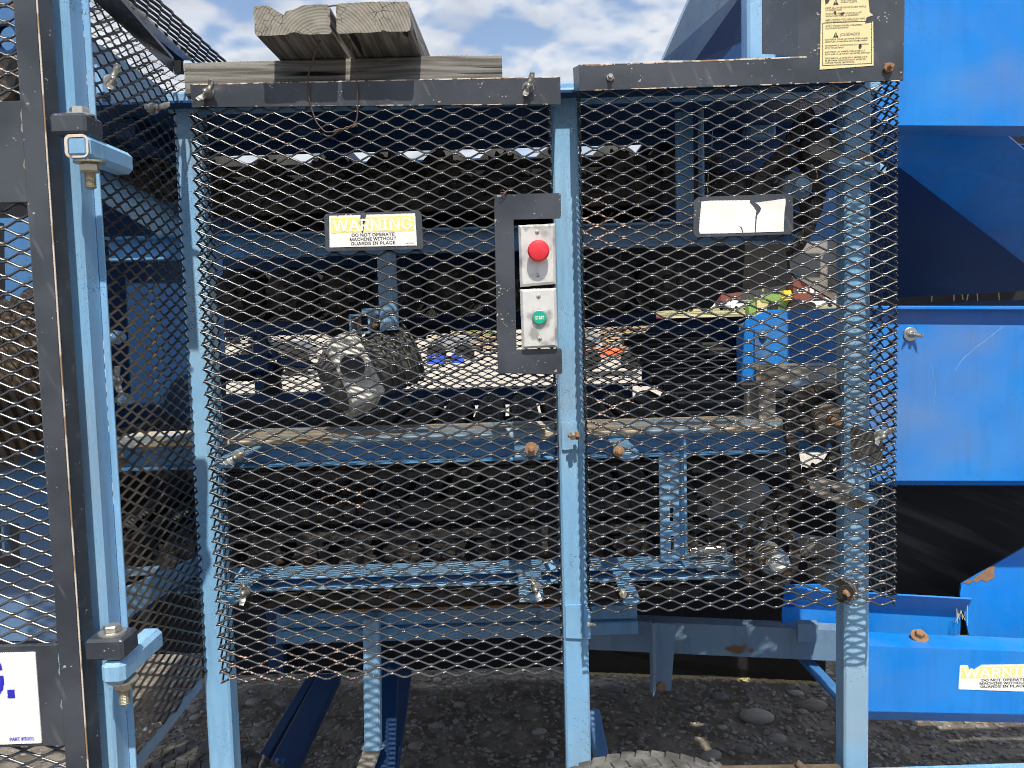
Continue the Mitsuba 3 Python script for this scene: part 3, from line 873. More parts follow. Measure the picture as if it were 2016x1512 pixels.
part(g2, 'bolt', bolt_mesh(P(1226, 1168, YF - .007), r=.008, t=.007, stub=.012), 'm_zinc')
w = part(g2, 'wing_nut', wing_nut(P(1732, 857, YF - .008), rot=.7), 'm_steel', True)
part(w, 'washer', washer(P(1732, 857, YF - .004), r=.011), 'm_steel')
w = part(g2, 'bolt', bolt_mesh(P(1664, 1166, YF - .009), r=.006, t=.003, stub=.013), 'm_rust')
part(w, 'washer', washer(P(1664, 1166, YF - .005), r=.0155, t=.004), 'm_rubber', label='black rubber washer')

# side guard in the left corner: its plane runs back from the hinge post to the left post
g3 = thing('mesh_guard', 'muddy black side guard of expanded metal running back beside the left post', 'guard')
pn, pf = P(196, 800, 1.40), P(381, 900, 1.745)
ud = np.array([pf[0] - pn[0], pf[1] - pn[1], 0])
gl = np.linalg.norm(ud)
ud /= gl
o = np.array([pn[0], pn[1], P(240, 1500, 1.42)[2]])
ztop_n, ztop_f = 2.06, P(352, 165, 1.74)[2]
zb_n, zb_f = P(240, 1500, 1.42)[2], P(395, 1335, 1.74)[2]


def keep_side(u, v):
    zz, t = v + o[2], u / gl
    return (zz < ztop_n + (ztop_f - ztop_n) * t) & (zz > zb_n + (zb_f - zb_n) * t)


part(g3, 'mesh_sheet', mesh_panel(o, ud, UZ, gl, 2.1 - o[2], keep_side, sw=.0046, tilt=.4), 'm_mud_mesh', True)
part(g3, 'top_bar', plate3([P(175, -8, 1.38), P(231, -8, 1.38), P(342, 119, 1.70), P(342, 145, 1.70)], .006), 'm_black_paint', label='dark angled top bar')
part(g3, 'top_bar', box(P(342, 132, 1.70)[0], P(360, 132, 1.70)[0], 1.70, 1.705, P(342, 146, 1.70)[2], P(342, 119, 1.70)[2], .0005), 'm_dark')
part(g3, 'bottom_bar', bar(P(396, 1343, 1.745), P(256, 1520, 1.42), .004, .024, .001), 'm_faded_blue')
for px, py, Y, rot in ((219, 160, 1.44, 1.2), (303, 214, 1.60, .2), (229, 748, 1.455, 1.6), (290, 1434, 1.53, .5)):
    w = part(g3, 'wing_nut', wing_nut(P(px, py, Y - .012), (.55, -.83, .05), rot), 'm_steel', True)
    part(w, 'washer', washer(P(px - 3, py, Y - .006), (.55, -.83, .05)), 'm_steel')
w = part(g3, 'bolt', bolt_mesh(P(355, 1353, 1.70), (.7, -.7, 0), .006, .004, .012), 'm_rust')
part(w, 'washer', washer(P(352, 1353, 1.705), (.7, -.7, 0), .017), 'm_steel')

# roof screen over the corner and the finer screen behind it
g4 = thing('roof_screen', 'dense black mesh screen against the sky above the corner, left of the planks', 'screen')
qa, qb, qc, qd = P(215, -8, 1.57), P(371, 119, 1.95), P(428, 119, 2.0), P(300, -8, 1.57)
part(g4, 'edge_bar', plate3([P(208, -8, 1.56), P(240, -8, 1.56), P(378, 119, 1.93), P(362, 119, 1.93)], .006), 'm_alu', label='pale scuffed edge bar')
part(g4, 'edge_bar', plate3([P(190, -8, 1.565), P(210, -8, 1.565), P(363, 119, 1.935), P(345, 134, 1.935)], .006), 'm_dark')
su = (qb - qa) / np.linalg.norm(qb - qa)
sv = qd - qa
sv = sv - su * (sv @ su)
sh = np.linalg.norm(sv)
sv /= sh
part(g4, 'mesh_sheet', mesh_panel(qa, su, sv, np.linalg.norm(qb - qa) + .02, sh + .012, sw=.0062, st=.0034, tilt=1.25, bow=.002), 'm_mesh', True)
g5 = thing('mesh_guard', 'fine black mesh screen in front of the sky behind the corner guard', 'guard')
part(g5, 'mesh_sheet', mesh_panel(P(120, 215, 2.6), UX, UZ, .46, .36, lambda u, v: v < .345 - .84 * np.maximum(u - .085, 0)), 'm_mesh', True)

# rear guard
g6 = thing('mesh_guard', 'rear black mesh guard seen through the machine against the bright yard', 'guard')
x0, x1 = P(405, 710, 3.46)[0], P(1262, 690, 3.46)[0]
z0, z1 = zY(776, 3.46), zY(636, 3.46)
part(g6, 'mesh_sheet', mesh_panel((x0, 3.465, z0), UX, UZ, x1 - x0, z1 - z0, sw=.0044), 'm_mesh', True)
part(g6, 'edge_bar', box(x0, x1, 3.455, 3.465, zY(773, 3.46), zY(767, 3.46), .001), 'm_dark')

# ------------------------------------------------------------------ push button boxes
SC = YF / FPX
gp = 'push button boxes on the middle post'


def button_box(quad, label, screws, Y=1.622):
    t = thing('push_button_box', label, 'push button')
    a, b, c, d = [P(x, y, Y) for x, y in quad]
    g = sg.Polygon([(p[0], p[2]) for p in (a, b, c, d)])
    gi = sg.Polygon([(p[0], p[2]) for p in (a, b, c, d)]).buffer(-.0045, join_style=2)
    # face plate with a broad bevel
    o_, i_ = np.array(g.exterior.coords)[:-1], np.array(gi.exterior.coords)[:-1]
    if g.exterior.is_ccw != gi.exterior.is_ccw:
        i_ = i_[::-1]
    k = np.argmin(((i_ - o_[0]) ** 2).sum(1))
    i_ = np.roll(i_, -k, 0)
    pts = np.vstack([np.stack([o_[:, 0], np.full(4, Y + .005), o_[:, 1]], 1), np.stack([i_[:, 0], np.full(4, Y), i_[:, 1]], 1), np.stack([o_[:, 0], np.full(4, Y + .009), o_[:, 1]], 1)])
    part(t, 'face_plate', trimesh.convex.convex_hull(pts), 'm_inox')
    part(t, 'housing', slab_xz(g.buffer(-.006, join_style=2), Y + .009, 1.75 - Y - .009), 'm_dark')
    for px, py in screws:
        s = part(t, 'screw', lathe([(.0042, 0), (.0042, .0008), (.003, .0018), (0, .0022)], P(px, py, Y), (0, -1, 0), 14), 'm_steel', True)
        q = P(px, py, Y)
        part(s, 'slot', bar(q + np.array([.0004, -.0024, -.0032]), q + np.array([-.0002, -.0024, .0032]), .0011, .0008, .0001, up=(0, 1, 0)), 'm_ink')
    return t


t = button_box([(1020.5, 443), (1093, 439.5), (1094.5, 558.5), (1024, 565)], 'grey steel switch box with a big red mushroom stop button', [(1057.5, 457), (1059, 542)])
c = P(1059.5, 495, 1.622)
part(t, 'stop_button', lathe([(.011, 0), (.011, .012), (.0185, .0135), (.0198, .017), (.0195, .022), (.0172, .0255), (.011, .0275), (0, .028)], c, (0, -1, 0), 40), 'm_red_plastic', 35)
t = button_box([(1023.5, 569.5), (1095, 566.5), (1098, 683.5), (1028, 687)], 'grey steel switch box with a green START button below the red one', [(1060, 584), (1062.5, 667)])
c = P(1062, 625, 1.622)
bt = part(t, 'start_button', lathe([(.0128, 0), (.0128, .006), (.0118, .007), (0, .007)], c, (0, -1, 0), 36), 'm_green_plastic', 35)
part(t, 'bezel', lathe([(.0136, 0), (.0136, .0045), (.0129, .005)], c, (0, -1, 0), 36), 'm_steel', 35)
q = P(1053.5, 629, 1.615)
part(bt, 'lettering', words('START', q[0], q[2], 1.615, .0062, True, .0005, .0165, math.radians(-.3)), 'm_white')

# ------------------------------------------------------------------ planks and tie wire on top


def rough_plank(outline, L, along, seed, n_len=30, amp=.0025):
    """A plank: cross-section outline (2D, fine) swept along 'x' or 'y' for length L with worn, uneven faces."""
    o_ = np.asarray(outline, float)
    k = len(o_)
    fine = 60.0
    s = np.linspace(0, L, n_len)
    v = np.zeros((n_len, k, 3))
    for i, t_ in enumerate(s):
        if along == 'y':
            v[i] = np.stack([o_[:, 0], np.full(k, t_), o_[:, 1]], 1)
        else:
            v[i] = np.stack([np.full(k, t_), o_[:, 0], o_[:, 1]], 1)
    v = v.reshape(-1, 3)
    st = np.array([4, 26, 26]) if along == 'x' else np.array([26, 4, 26])
    off = meshkit.fbm(v * st + seed * 11, 4, seed) - .5 - .6 * np.clip(meshkit.noise(v * (st * np.where(st > 5, 3.2, 1)) + 5, seed + 3) - .72, 0, 1) * 4
    cen = np.array([o_[:, 0].mean(), 0, o_[:, 1].mean()]) if along == 'y' else np.array([0, o_[:, 0].mean(), o_[:, 1].mean()])
    dirv = v - cen
    dirv[:, 1 if along == 'y' else 0] = 0
    dirv /= np.linalg.norm(dirv, axis=1, keepdims=True) + 1e-9
    v = v + dirv * off[:, None] * amp * 2
    f = []
    for i in range(n_len - 1):
        for j in range(k):
            l = (j + 1) % k
            f += [[i * k + j, i * k + l, (i + 1) * k + l], [i * k + j, (i + 1) * k + l, (i + 1) * k + j]]
    for e in (0, n_len - 1):
        ring = v[e * k:(e + 1) * k]
        c0 = len(v)
        v = np.vstack([v, ring, ring.mean(0)[None]])
        f += [[c0 + k, c0 + j, c0 + (j + 1) % k] for j in range(k)]
    m = trimesh.Trimesh(v, f, process=False)
    trimesh.repair.fix_normals(m)
    return m


def round_rect(w, h, r, step=.006):
    g = sg.box(0, 0, w, h).buffer(-r).buffer(r, quad_segs=3)
    return np.array(g.segmentize(step).exterior.coords)[:-1]


Yp = 1.705
a, b = P(362, 121, Yp), P(988, 119, Yp)
ztop = (P(362, 121, Yp)[2] + P(988, 119, Yp)[2]) / 2 + .005
m = rough_plank(round_rect(.088, .062, .004, .004), b[0] - a[0], 'x', 3, 160, .0022)
m.apply_translation([a[0], Yp, ztop - .062])
solo('wooden_plank', m, 'm_wood_x', 'long weathered grey plank lying flat behind the top plate of the mesh guard', 'plank', 40)
zp = ztop + .002
Ye = 1.567
ol = round_rect(.1315, .050, .006, .003)
notch = ol.copy()
tt = (notch[:, 0] - .034) / .024
top = notch[:, 1] > .03
dip = np.interp(notch[:, 0], [.026, .034, .040, .052, .070, .085], [0, .010, .018, .010, .006, 0])
notch[top, 1] -= dip[top]
m = rough_plank(notch, .62, 'y', 5, 120, .0034)
m.apply_translation([P(502, 50, Ye)[0], Ye, zp])
solo('wooden_plank', m, 'm_wood_y', 'left of two short weathered planks on top, its front end broken out at the corner', 'plank', 40)
m = rough_plank(round_rect(.131, .051, .007, .003), .60, 'y', 6, 120, .0032)
m.apply_transform(trimesh.transformations.rotation_matrix(math.radians(-1.5), [0, 0, 1]))
m.apply_translation([P(661, 50, Ye)[0], Ye + .002, zp])
solo('wooden_plank', m, 'm_wood_y', 'right of two short weathered planks on top, with a cracked end grain', 'plank', 40)
wr = thing('tie_wire', 'thin rusty wire looped over the planks and through the mesh guard', 'wire')


def wire(pts, r=.0015):
    p = np.array([P(*q) for q in pts])
    t_ = np.linspace(0, len(p) - 1, (len(p) - 1) * 5 + 1)
    out = np.stack([np.interp(t_, np.arange(len(p)), p[:, i]) for i in range(3)], 1)
    for _ in range(2):
        out[1:-1] = .25 * out[:-2] + .5 * out[1:-1] + .25 * out[2:]
    return tube(out, r, 6)


part(wr, 'strand', wire([(631, 30, 1.60), (631, 22, 1.60), (634, 16, 1.60), (648, 12, 1.60), (668, 10, 1.60), (678, 13, 1.60), (683, 20, 1.60), (684, 26, 1.60)]), 'm_wire', True)
part(wr, 'strand', wire([(632, 70, 1.60), (630, 80, 1.60), (622, 100, 1.605), (613, 128, 1.612), (610, 135, 1.615), (606, 155, 1.622), (607, 185, 1.628), (612, 210, 1.632), (622, 240, 1.632), (640, 261, 1.632), (660, 259, 1.630)]), 'm_wire', True)
part(wr, 'strand', wire([(688, 66, 1.60), (691, 95, 1.605), (697, 120, 1.612), (701, 150, 1.620), (704, 190, 1.628), (704, 230, 1.632), (698, 246, 1.632), (680, 255, 1.630), (660, 261, 1.630)]), 'm_wire', True)
part(wr, 'twist', cat([wire([(655 + 7 * i, 260 - 2 * i + 3 * math.sin(i * 2 + ph), 1.629 + .002 * math.cos(i * 2 + ph)) for i in range(8)]) for ph in (0, 3.1)]), 'm_wire', True)

tw = thing('twisted_wire', 'short rusty twisted wire hooked over the upper left corner of the push button plate', 'wire')
part(tw, 'strand', wire([(983, 391, 1.628), (990, 384, 1.626), (997, 379, 1.628), (990, 373, 1.632), (985, 376, 1.635)], .0009), 'm_wire', True)
part(tw, 'strand', wire([(985, 379, 1.628), (993, 381, 1.626), (999, 375, 1.63)], .0009), 'm_wire', True)
solo('wire_ring', wire([(1597, 324, 1.66), (1604, 330, 1.655), (1609, 342, 1.65), (1609, 352, 1.65), (1603, 361, 1.655), (1594, 364, 1.66)], .0011), 'm_rust', 'thin reddish wire bent in an arc in front of the large upper sprocket', 'wire', True)

# ------------------------------------------------------------------ roller tables
def roller_profile(R, L, pitch, depth):
    prof, y = [(0, 0), (R * .35, 0), (R * .9, 0)], 0.0
    while y < L:
        prof += [(R - depth, y + pitch * .12), (R, y + pitch * .28), (R, y + pitch * .82), (R - depth, y + pitch * .98)]
        y += pitch
    return prof + [(R * .9, y), (0, y)]


rib = mikit.ply(lathe(roller_profile(.047, .92, .021, .006), (0, 0, 0), (0, 1, 0), 22), 'm_rubber', 30)
disc = mikit.ply(lathe([(0, -.01), (.016, -.01), (.018, .0), (.03, .002), (.066, .012), (.070, .03), (.070, .09), (.05, .11), (.05, .16), (.070, .18), (.07, .26), (.05, .28), (.05, .34), (.068, .36), (.068, 1.0), (0, 1.0)], (0, 0, 0), (0, 1, 0), 26), 'm_rubber', 40)
shaft = mikit.ply(lathe([(0, -.06), (.010, -.06), (.0115, -.057), (.0115, .02)], (0, 0, 0), (0, 1, 0), 12), 'm_grease', 30)
R_xz = np.array([[1, 0, 0], [0, 0, -1.0], [0, 1, 0]])


def gear_mesh(teeth, ro, ri, bore, t, holes=0):
    m = slab_xz(gear(teeth, ro, ri, bore, holes), 0, t)
    return m


spr = mikit.ply(cat([gear_mesh(13, .046, .037, .008, .008), lathe([(0, -.014), (.016, -.014), (.019, -.01), (.019, 0)], (0, 0, 0), (0, 1, 0), 14)]), 'm_grease', 30)


ORD = ['leftmost', 'second', 'third', 'fourth', 'fifth', 'sixth', 'seventh', 'eighth', 'ninth', 'tenth', 'eleventh', 'twelfth', 'thirteenth', 'fourteenth', 'fifteenth']


def table(n, x0, pitch, z, Y, body, lab, with_sprocket=True, grp=None):
    for i in range(n):
        t_ = thing('roller', ORD[i] + ' ' + lab, 'roller', grp)
        x = x0 + i * pitch
        a_ = 37.0 * i
        partref(t_, 'sleeve', body, T().translate([x, Y, z]))
        partref(t_, 'shaft', shaft, T().translate([x, Y, z]))
        if with_sprocket:
            partref(t_, 'sprocket', spr, T().translate([x, Y - .06, z]).rotate([0, 1, 0], a_))


table(15, -1.015, .105, 1.192, 2.06, rib, 'ridged rubber roller from the left in the row above the tan board', grp='ridged rollers of the middle row')
table(15, -.995, .105, .972, 2.02, rib, 'ridged rubber roller from the left in the row above the light blue beam', grp='ridged rollers of the bottom row')
table(9, P(596, 360, 2.16)[0] - .139 - .07, .139, 1.8485, 2.16, disc, 'dark roller from the left in the top row under the roof', True, 'rollers of the top row')
table(9, -.70, .137, 1.575, 2.25, disc, 'dark disc roller from the left below the upper blue beam', True, 'disc rollers of the second row')


# chains: one entry per link
def stadium(L, r):
    return sg.LineString([(-L / 2, 0), (L / 2, 0)]).buffer(r, quad_segs=4)


def link_mesh(L, r, w, t, outer, dirt):
    ys = (w / 2, -w / 2 - t)
    ms = [slab_xz(stadium(L, r).union(sg.Point(0, 0).buffer(r * .8)) if not outer else stadium(L, r), y, t) for y in ys]
    for s in (-1, 1):
        ms.append(lathe([(0, -w / 2 - t * 1.9), (r * .42, -w / 2 - t * 1.9), (r * .42, w / 2 + t)], (s * L / 2, 0, 0), (0, 1, 0), 8))
        ms.append(lathe([(r * .8, -w / 2), (r * .8, w / 2)], (s * L / 2, 0, 0), (0, 1, 0), 10))
    if dirt:
        b_ = trimesh.creation.icosphere(2, 1.0)
        v = np.array(b_.vertices) * [L * .62, w * .55, r * 1.15]
        v *= 1 + .5 * (meshkit.fbm(np.array(b_.vertices) * 2.3 + dirt, 3, dirt)[:, None] - .5)
        ms.append(trimesh.Trimesh(v, b_.faces, process=False))
    return cat(ms)


def resample(pts, step, closed):
    p = np.asarray(pts, float)
    if closed:
        p = np.vstack([p, p[:1]])
    d = np.concatenate([[0], np.cumsum(np.linalg.norm(np.diff(p, axis=0), axis=1))])
    n = max(int(round(d[-1] / step)), 1)
    s = np.linspace(0, d[-1], n + 1)
    return np.stack([np.interp(s, d, p[:, i]) for i in range(p.shape[1])], 1)


def arc(cx, cz, r, a0, a1, n=14):
    a_ = np.radians(np.linspace(a0, a1, n))
    return [(cx + r * math.cos(x), cz + r * math.sin(x)) for x in a_]


link_kinds = {}


def chain(name_lab, pts_xz, Y, pitch=.0254, r=.0105, w=.016, mat='m_grease', closed=False, grp=None, dirt=1):
    t_ = thing('drive_chain', name_lab, 'chain', grp)
    p = resample(pts_xz, pitch, closed)
    key = (pitch, r, w, mat, dirt)
    if key not in link_kinds:
        link_kinds[key] = [mikit.ply(link_mesh(pitch, r, w * (1.0 if i % 2 else .62), .003, i % 2, (i + 1) if dirt else 0), mat, 40) for i in range(4)]
    for i in range(len(p) - 1):
        a_, b_ = p[i], p[i + 1]
        m_ = (a_ + b_) / 2
        partref(t_, 'link', link_kinds[key][i % 4], T().translate([float(m_[0]), Y, float(m_[1])]).rotate([0, 1, 0], -math.degrees(math.atan2(b_[1] - a_[1], b_[0] - a_[0]))))
    return t_


xa, xb = -.74, .50
for z_, Yc_, lab in ((1.822, 2.125, 'greasy roller chain along the top row, under the roof'), (1.192, 2.0, 'greasy roller chain below the tan board, in front of the middle row'), (.972, 1.96, 'greasy roller chain below the light blue beam, in front of the bottom row')):
    chain(lab, [(xa, z_ + .043), (xb, z_ + .043), (xb, z_ - .043), (xa, z_ - .043)], Yc_, closed=True)
zc = (zY(985, 1.99) + zY(1034, 1.99)) / 2
def bearing_beam(z, Y, h, lab, x1=.42):
    t_ = thing('bearing_beam', lab, 'beam')
    n = 60
    m_ = rough_plank(round_rect(.03, h, .006, .008), x1 + .74, 'x', int(z * 10), 60, .003)
    m_.apply_translation([-.74, Y, z - h / 2])
    part(t_, 'bar', m_, 'm_grease', 40)
    for i in range(11):
        part(t_, 'bearing', lathe([(0, 0), (.012, 0), (.017, .004), (.02, .012)], (-.70 + i * .105, Y - .012, z + h * .1), (0, 1, 0), 14), 'm_grease', 30)


bearing_beam(zY(1010, 1.99), 1.99, .052, 'brown greasy bearing beam under the middle row of rollers')
bearing_beam(zY(386, 2.12), 2.12, .075, 'dark greasy bearing beam under the top row of rollers', .6)
bearing_beam(zY(1180, 1.95), 1.95, .03, 'brown greasy bearing beam under the bottom row of rollers')
solo('rust_strip', box(-.45, .16, 1.99, 2.02, zY(1203, 1.99), zY(1198, 1.99) , .001), 'm_rust', 'thin rusty strip lying on the lowest dark blue beam', 'metal strip')

# ------------------------------------------------------------------ motor, pipe, and clamp in the middle
solo('pipe_stub', cat([lathe([(.0175, 0), (.0205, .0), (.0205, .166), (.0175, .166), (.0175, 0)], np.array([xY(759, 1.84, 600), 1.885, zY(650, 1.88)]), (0, 0, 1), 28)]), 'm_light_blue', 'short light blue vertical pipe hanging below the upper beam, open at its lower end', 'pipe', 40)
cb = thing('clamp', 'small light blue square tube clamp with a rusty bolt beside the pipe', 'clamp')
g = pix([(686, 619), (728, 616), (729, 656), (688, 658)], 1.86)
part(cb, 'tube', slab_xz(g.buffer(-.004).buffer(.004).difference(g.buffer(-.0045)), 1.86, .09), 'm_light_blue')
part(cb, 'tab', slab([(712, 608), (744, 606), (745, 620), (713, 622)], 1.87, .006), 'm_light_blue')
part(cb, 'bolt', tube([P(707, 622, 1.875), P(708, 668, 1.875)], .005, 8), 'm_rust', True)
part(cb, 'nut', hexagon(.010, .009, P(708, 664, 1.875), (0, 0, -1)), 'm_rust')
part(cb, 'bolt', bolt_mesh(P(734, 640, 1.87), (1, -.3, 0), .008, .006, .006), 'm_rust')

mo = thing('gear_motor', 'tilted grey electric motor with a pale cast band and a round black cap', 'motor')
mc = P(722, 726, 1.90)
ax = P(800, 693, 1.96) - P(648, 757, 1.89)
ax /= np.linalg.norm(ax)
R = frame_of(ax, (0, -1, .2))
k_ = 2.15 / FPX
part(mo, 'housing', lathe([(0, -.095), (.05, -.095), (.066, -.08), (.071, -.06), (.071, .01), (.068, .012), (.068, .085), (.062, .105), (.045, .113), (0, .113)], mc, ax, 32), 'm_motor', 35)
bx_ = bevel_box(.160, .160, .056, .012)
part(mo, 'band', TM(mat4(R, mc - ax * .042), bevel_box(.152, .152, .062, .006)), 'm_alu', label='pale dirty cast metal band')
part(mo, 'band', TM(mat4(R, mc - ax * .006), bevel_box(.148, .148, .011, .003)), 'm_alu')
cc = P(703, 716, 2.15)
fn_ = np.array([0, -1, .2])
fn_ -= ax * (fn_ @ ax)
fn_ /= np.linalg.norm(fn_)
cc = mc - ax * .042 + fn_ * .076
part(mo, 'cap', lathe([(.026, 0), (.026, .006), (.021, .008), (.020, .006), (.016, .006), (.015, .009), (.0, .009)], cc, fn_, 28), 'm_motor', 30, label='round black cap')
for i in range(6):
    part(mo, 'fin', lathe([(.067, 0), (.073, .001), (.073, .004), (.067, .005)], mc + ax * (.03 + .014 * i), ax, 32), 'm_motor', 30)
part(mo, 'mount', bar(P(655, 640, 2.16), P(700, 668, 2.16), .03, .06), 'm_dark')

ar = thing('support_arm', 'dark arm and rounded bracket crossing the bright gap left of the motor', 'arm')
part(ar, 'arm', cat([bar(P(430, 722, 2.5), P(540, 716, 2.5), .05, .06, .012), bar(P(512, 660, 2.5), P(556, 714, 2.5), .012, .012), bar(P(548, 711, 2.5), P(640, 724, 2.4), .02, .018, .004)]), 'm_navy')
part(ar, 'leg', slab([(505, 728), (560, 712), (548, 745), (552, 775), (512, 778), (524, 752)], 2.5, .03, .004), 'm_dark')
part(ar, 'pad', box(xY(435, 2.5, 730), xY(505, 2.5, 730), 2.47, 2.53, zY(742, 2.5), zY(722, 2.5), .008), 'm_rubber')
solo('hanging_flap', slab([(800, 640), (886, 640), (886, 656), (838, 660), (838, 668), (800, 668)], 2.6, .03), 'm_dark', 'black rubber flap hanging above the gap right of the motor', 'flap')

# ------------------------------------------------------------------ drives at the right
def sprocket(px, py, Y, teeth, ro, ri, hub, lab, holes=0, cap=None, hub_len=.03, axis_cap=.012):
    t_ = thing('sprocket', lab, 'sprocket')
    q = P(px, py, Y)
    m_ = gear_mesh(teeth, ro, ri, hub * .5, .008, holes)
    m_.apply_translation(q)
    part(t_, 'toothed_wheel', m_, 'm_grease', 30)
    part(t_, 'hub', lathe([(0, -hub_len), (hub * .9, -hub_len), (hub, -hub_len + .004), (hub, 0), (hub * 1.25, .004), (hub * 1.25, .10)], q, (0, 1, 0), 24), 'm_dirty_metal', 35)
    if cap:
        part(t_, 'shaft_end', lathe([(0, -hub_len - .03), (axis_cap * .9, -hub_len - .03), (axis_cap, -hub_len - .027), (axis_cap, -hub_len)], q, (0, 1, 0), 20), cap, 35)
    return q


s1 = sprocket(1556, 374, 1.86, 18, .078, .066, .030, 'large greasy sprocket beside the blank white sign, with a light blue shaft end', 5, 'm_light_blue', .05, .016)
s2 = sprocket(1612, 292, 1.86, 14, .052, .042, .016, 'upper idler sprocket with bare teeth, on an arm below the stepped top plate', 0)
s3 = sprocket(1627, 822, 1.80, 17, .066, .054, .034, 'greasy sprocket with a bare orange shaft end in front of the blue trough', 0, 'm_rust', .03, .012)
s4 = sprocket(1607, 955, 1.84, 13, .048, .040, .014, 'tensioner sprocket between the two drives, caked in grease', 0)
s5 = sprocket(1510, 1092, 1.80, 15, .062, .050, .030, 'lower right sprocket with a white shaft end above the lowest bracket', 0, 'm_white', .05, .016)


def pxz(pts, Y):
    return [(P(x, y, Y)[0], P(x, y, Y)[2]) for x, y in pts]


chain('greasy drive chain round the large upper sprocket', pxz([(1590, 225), (1572, 245), (1563, 270), (1545, 290), (1530, 315), (1505, 335), (1488, 362), (1482, 395), (1490, 430), (1515, 450), (1555, 452), (1590, 440), (1606, 420), (1610, 385), (1600, 350), (1592, 320), (1588, 290), (1592, 262), (1600, 240)], 1.845), 1.845, closed=True)
chain('short greasy chain strand hanging below the blank white sign', pxz([(1604, 400), (1600, 425), (1592, 450), (1575, 478), (1560, 500)], 1.80), 1.80)
chain('greasy drive chain round the sprocket with the orange shaft end', pxz([(1566, 990), (1572, 960), (1566, 935), (1562, 905), (1558, 872), (1552, 840), (1556, 800), (1575, 775), (1605, 762), (1640, 764), (1668, 782), (1684, 812), (1684, 845), (1668, 872), (1646, 892), (1632, 915), (1612, 925), (1590, 945), (1570, 968), (1548, 990), (1535, 1015)], 1.785), 1.785)
chain('greasy drive chain round the lower right sprocket', pxz([(1566, 985), (1545, 970), (1520, 985), (1500, 1010), (1480, 1035), (1460, 1062), (1452, 1092), (1462, 1125), (1490, 1146), (1520, 1150), (1550, 1135), (1564, 1105), (1560, 1070), (1545, 1045), (1530, 1020), (1530, 1000)], 1.79), 1.79, closed=True)
# arms and housings
la = thing('tensioner_arm', 'rusty slotted arm bolted to the right post near its top', 'arm')
part(la, 'arm', slab([(1592, 290), (1606, 276), (1660, 300), (1712, 312), (1716, 336), (1690, 340), (1640, 322), (1600, 306)], 1.74, .012, .002, holes=[[(1662, 304), (1684, 310), (1683, 316), (1660, 310)]]), 'm_dirty_metal')
part(la, 'bolt', bolt_mesh(P(1700, 319, 1.738), r=.012, stub=.008), 'm_rust')
part(la, 'washer', washer(P(1700, 319, 1.7395), r=.019), 'm_dirty_metal')
la = thing('tensioner_arm', 'muddy slotted arm bolted to the right post between the two lower drives', 'arm')
part(la, 'arm', slab([(1592, 948), (1612, 940), (1660, 952), (1716, 966), (1716, 1000), (1690, 1002), (1640, 988), (1600, 974)], 1.74, .012, .002, holes=[[(1634, 962), (1662, 968), (1661, 976), (1633, 970)]]), 'm_dirty_metal')
part(la, 'bolt', bolt_mesh(P(1698, 984, 1.738), r=.012, stub=.008), 'm_rust')
part(la, 'washer', washer(P(1698, 984, 1.7395), r=.018), 'm_dirty_metal')
bh = thing('bearing_housing', 'round muddy bearing housing with slots behind the lower right chain', 'bearing')
q = P(1448, 1020, 2.0)
m_ = slab_xz(sg.Point(0, 0).buffer(.105).difference(sg.Point(0, 0).buffer(.02)).difference(shapely.union_all([affinity.rotate(affinity.translate(sg.LineString([(-.012, 0), (.012, 0)]).buffer(.008), .082, 0), 28 * i + 150, origin=(0, 0)) for i in range(5)])), 0, .012)
m_.apply_translation(q)
part(bh, 'flange', m_, 'm_dirty_metal')
part(bh, 'boss', lathe([(0, -.05), (.04, -.05), (.05, -.03), (.06, .0)], P(1465, 1050, 2.0), (0, 1, 0), 24), 'm_dirty_metal', 35)
part(bh, 'shaft', lathe([(0, -.10), (.024, -.10), (.026, -.096), (.026, .10)], P(1503, 1082, 1.84), (0, 1, 0), 20), 'm_dirty_metal', 35)
part(bh, 'adjusting_bolt', cat([tube([P(1358, 1084, 1.86), P(1420, 1080, 1.86)], .008, 10), hexagon(.013, .012, P(1372, 1083, 1.86), (1, 0, 0)), hexagon(.013, .012, P(1418, 1080, 1.86), (1, 0, 0))]), 'm_steel')
part(bh, 'foot', cat([box(xY(1370, 1.84, 1115), xY(1450, 1.84, 1115), 1.83, 1.95, zY(1122, 1.84, 1400), zY(1108, 1.84, 1400), .004)]), 'm_dirty_metal')
ab = thing('angle_bracket', 'galvanised angle frame with mud and blue paint spots left of the middle drive', 'bracket')
part(ab, 'top_bar', cat([slab([(1488, 722), (1655, 722), (1655, 758), (1490, 760)], 1.92, .006), box(xY(1480, 1.9, 722), xY(1655, 1.9, 722), 1.92, 1.99, zY(722, 1.92, 1560), zY(719, 1.92, 1560))]), 'm_dirty_metal')
part(ab, 'upright', slab([(1494, 760), (1527, 760), (1526, 842), (1495, 842)], 1.915, .006), 'm_dirty_metal')
part(ab, 'upright', slab([(1472, 770), (1493, 768), (1494, 836), (1470, 828)], 1.96, .03), 'm_dirty_metal')
solo('cross_bar', bar(P(1560, 1070, 1.93), P(1652, 1084, 1.86), .03, .045, .004), 'm_dirty_metal', 'muddy cross bar between the lower right sprocket and the right post', 'bar')
solo('feed_chute', slab([(1552, 480), (1660, 470), (1660, 565), (1640, 590), (1570, 548), (1556, 535)], 2.3, .02), 'm_dirty_metal', 'grey brown sheet chute hanging above the far yard at the right bay', 'chute')
solo('rubber_flap', slab([(1150, 440), (1560, 436), (1570, 500), (1562, 540), (1552, 560), (1480, 572), (1420, 580), (1400, 606), (1150, 622)], 2.6, .05, .01), 'm_rubber', 'black rubber curtain with a ragged lower edge behind the right bay', 'curtain')

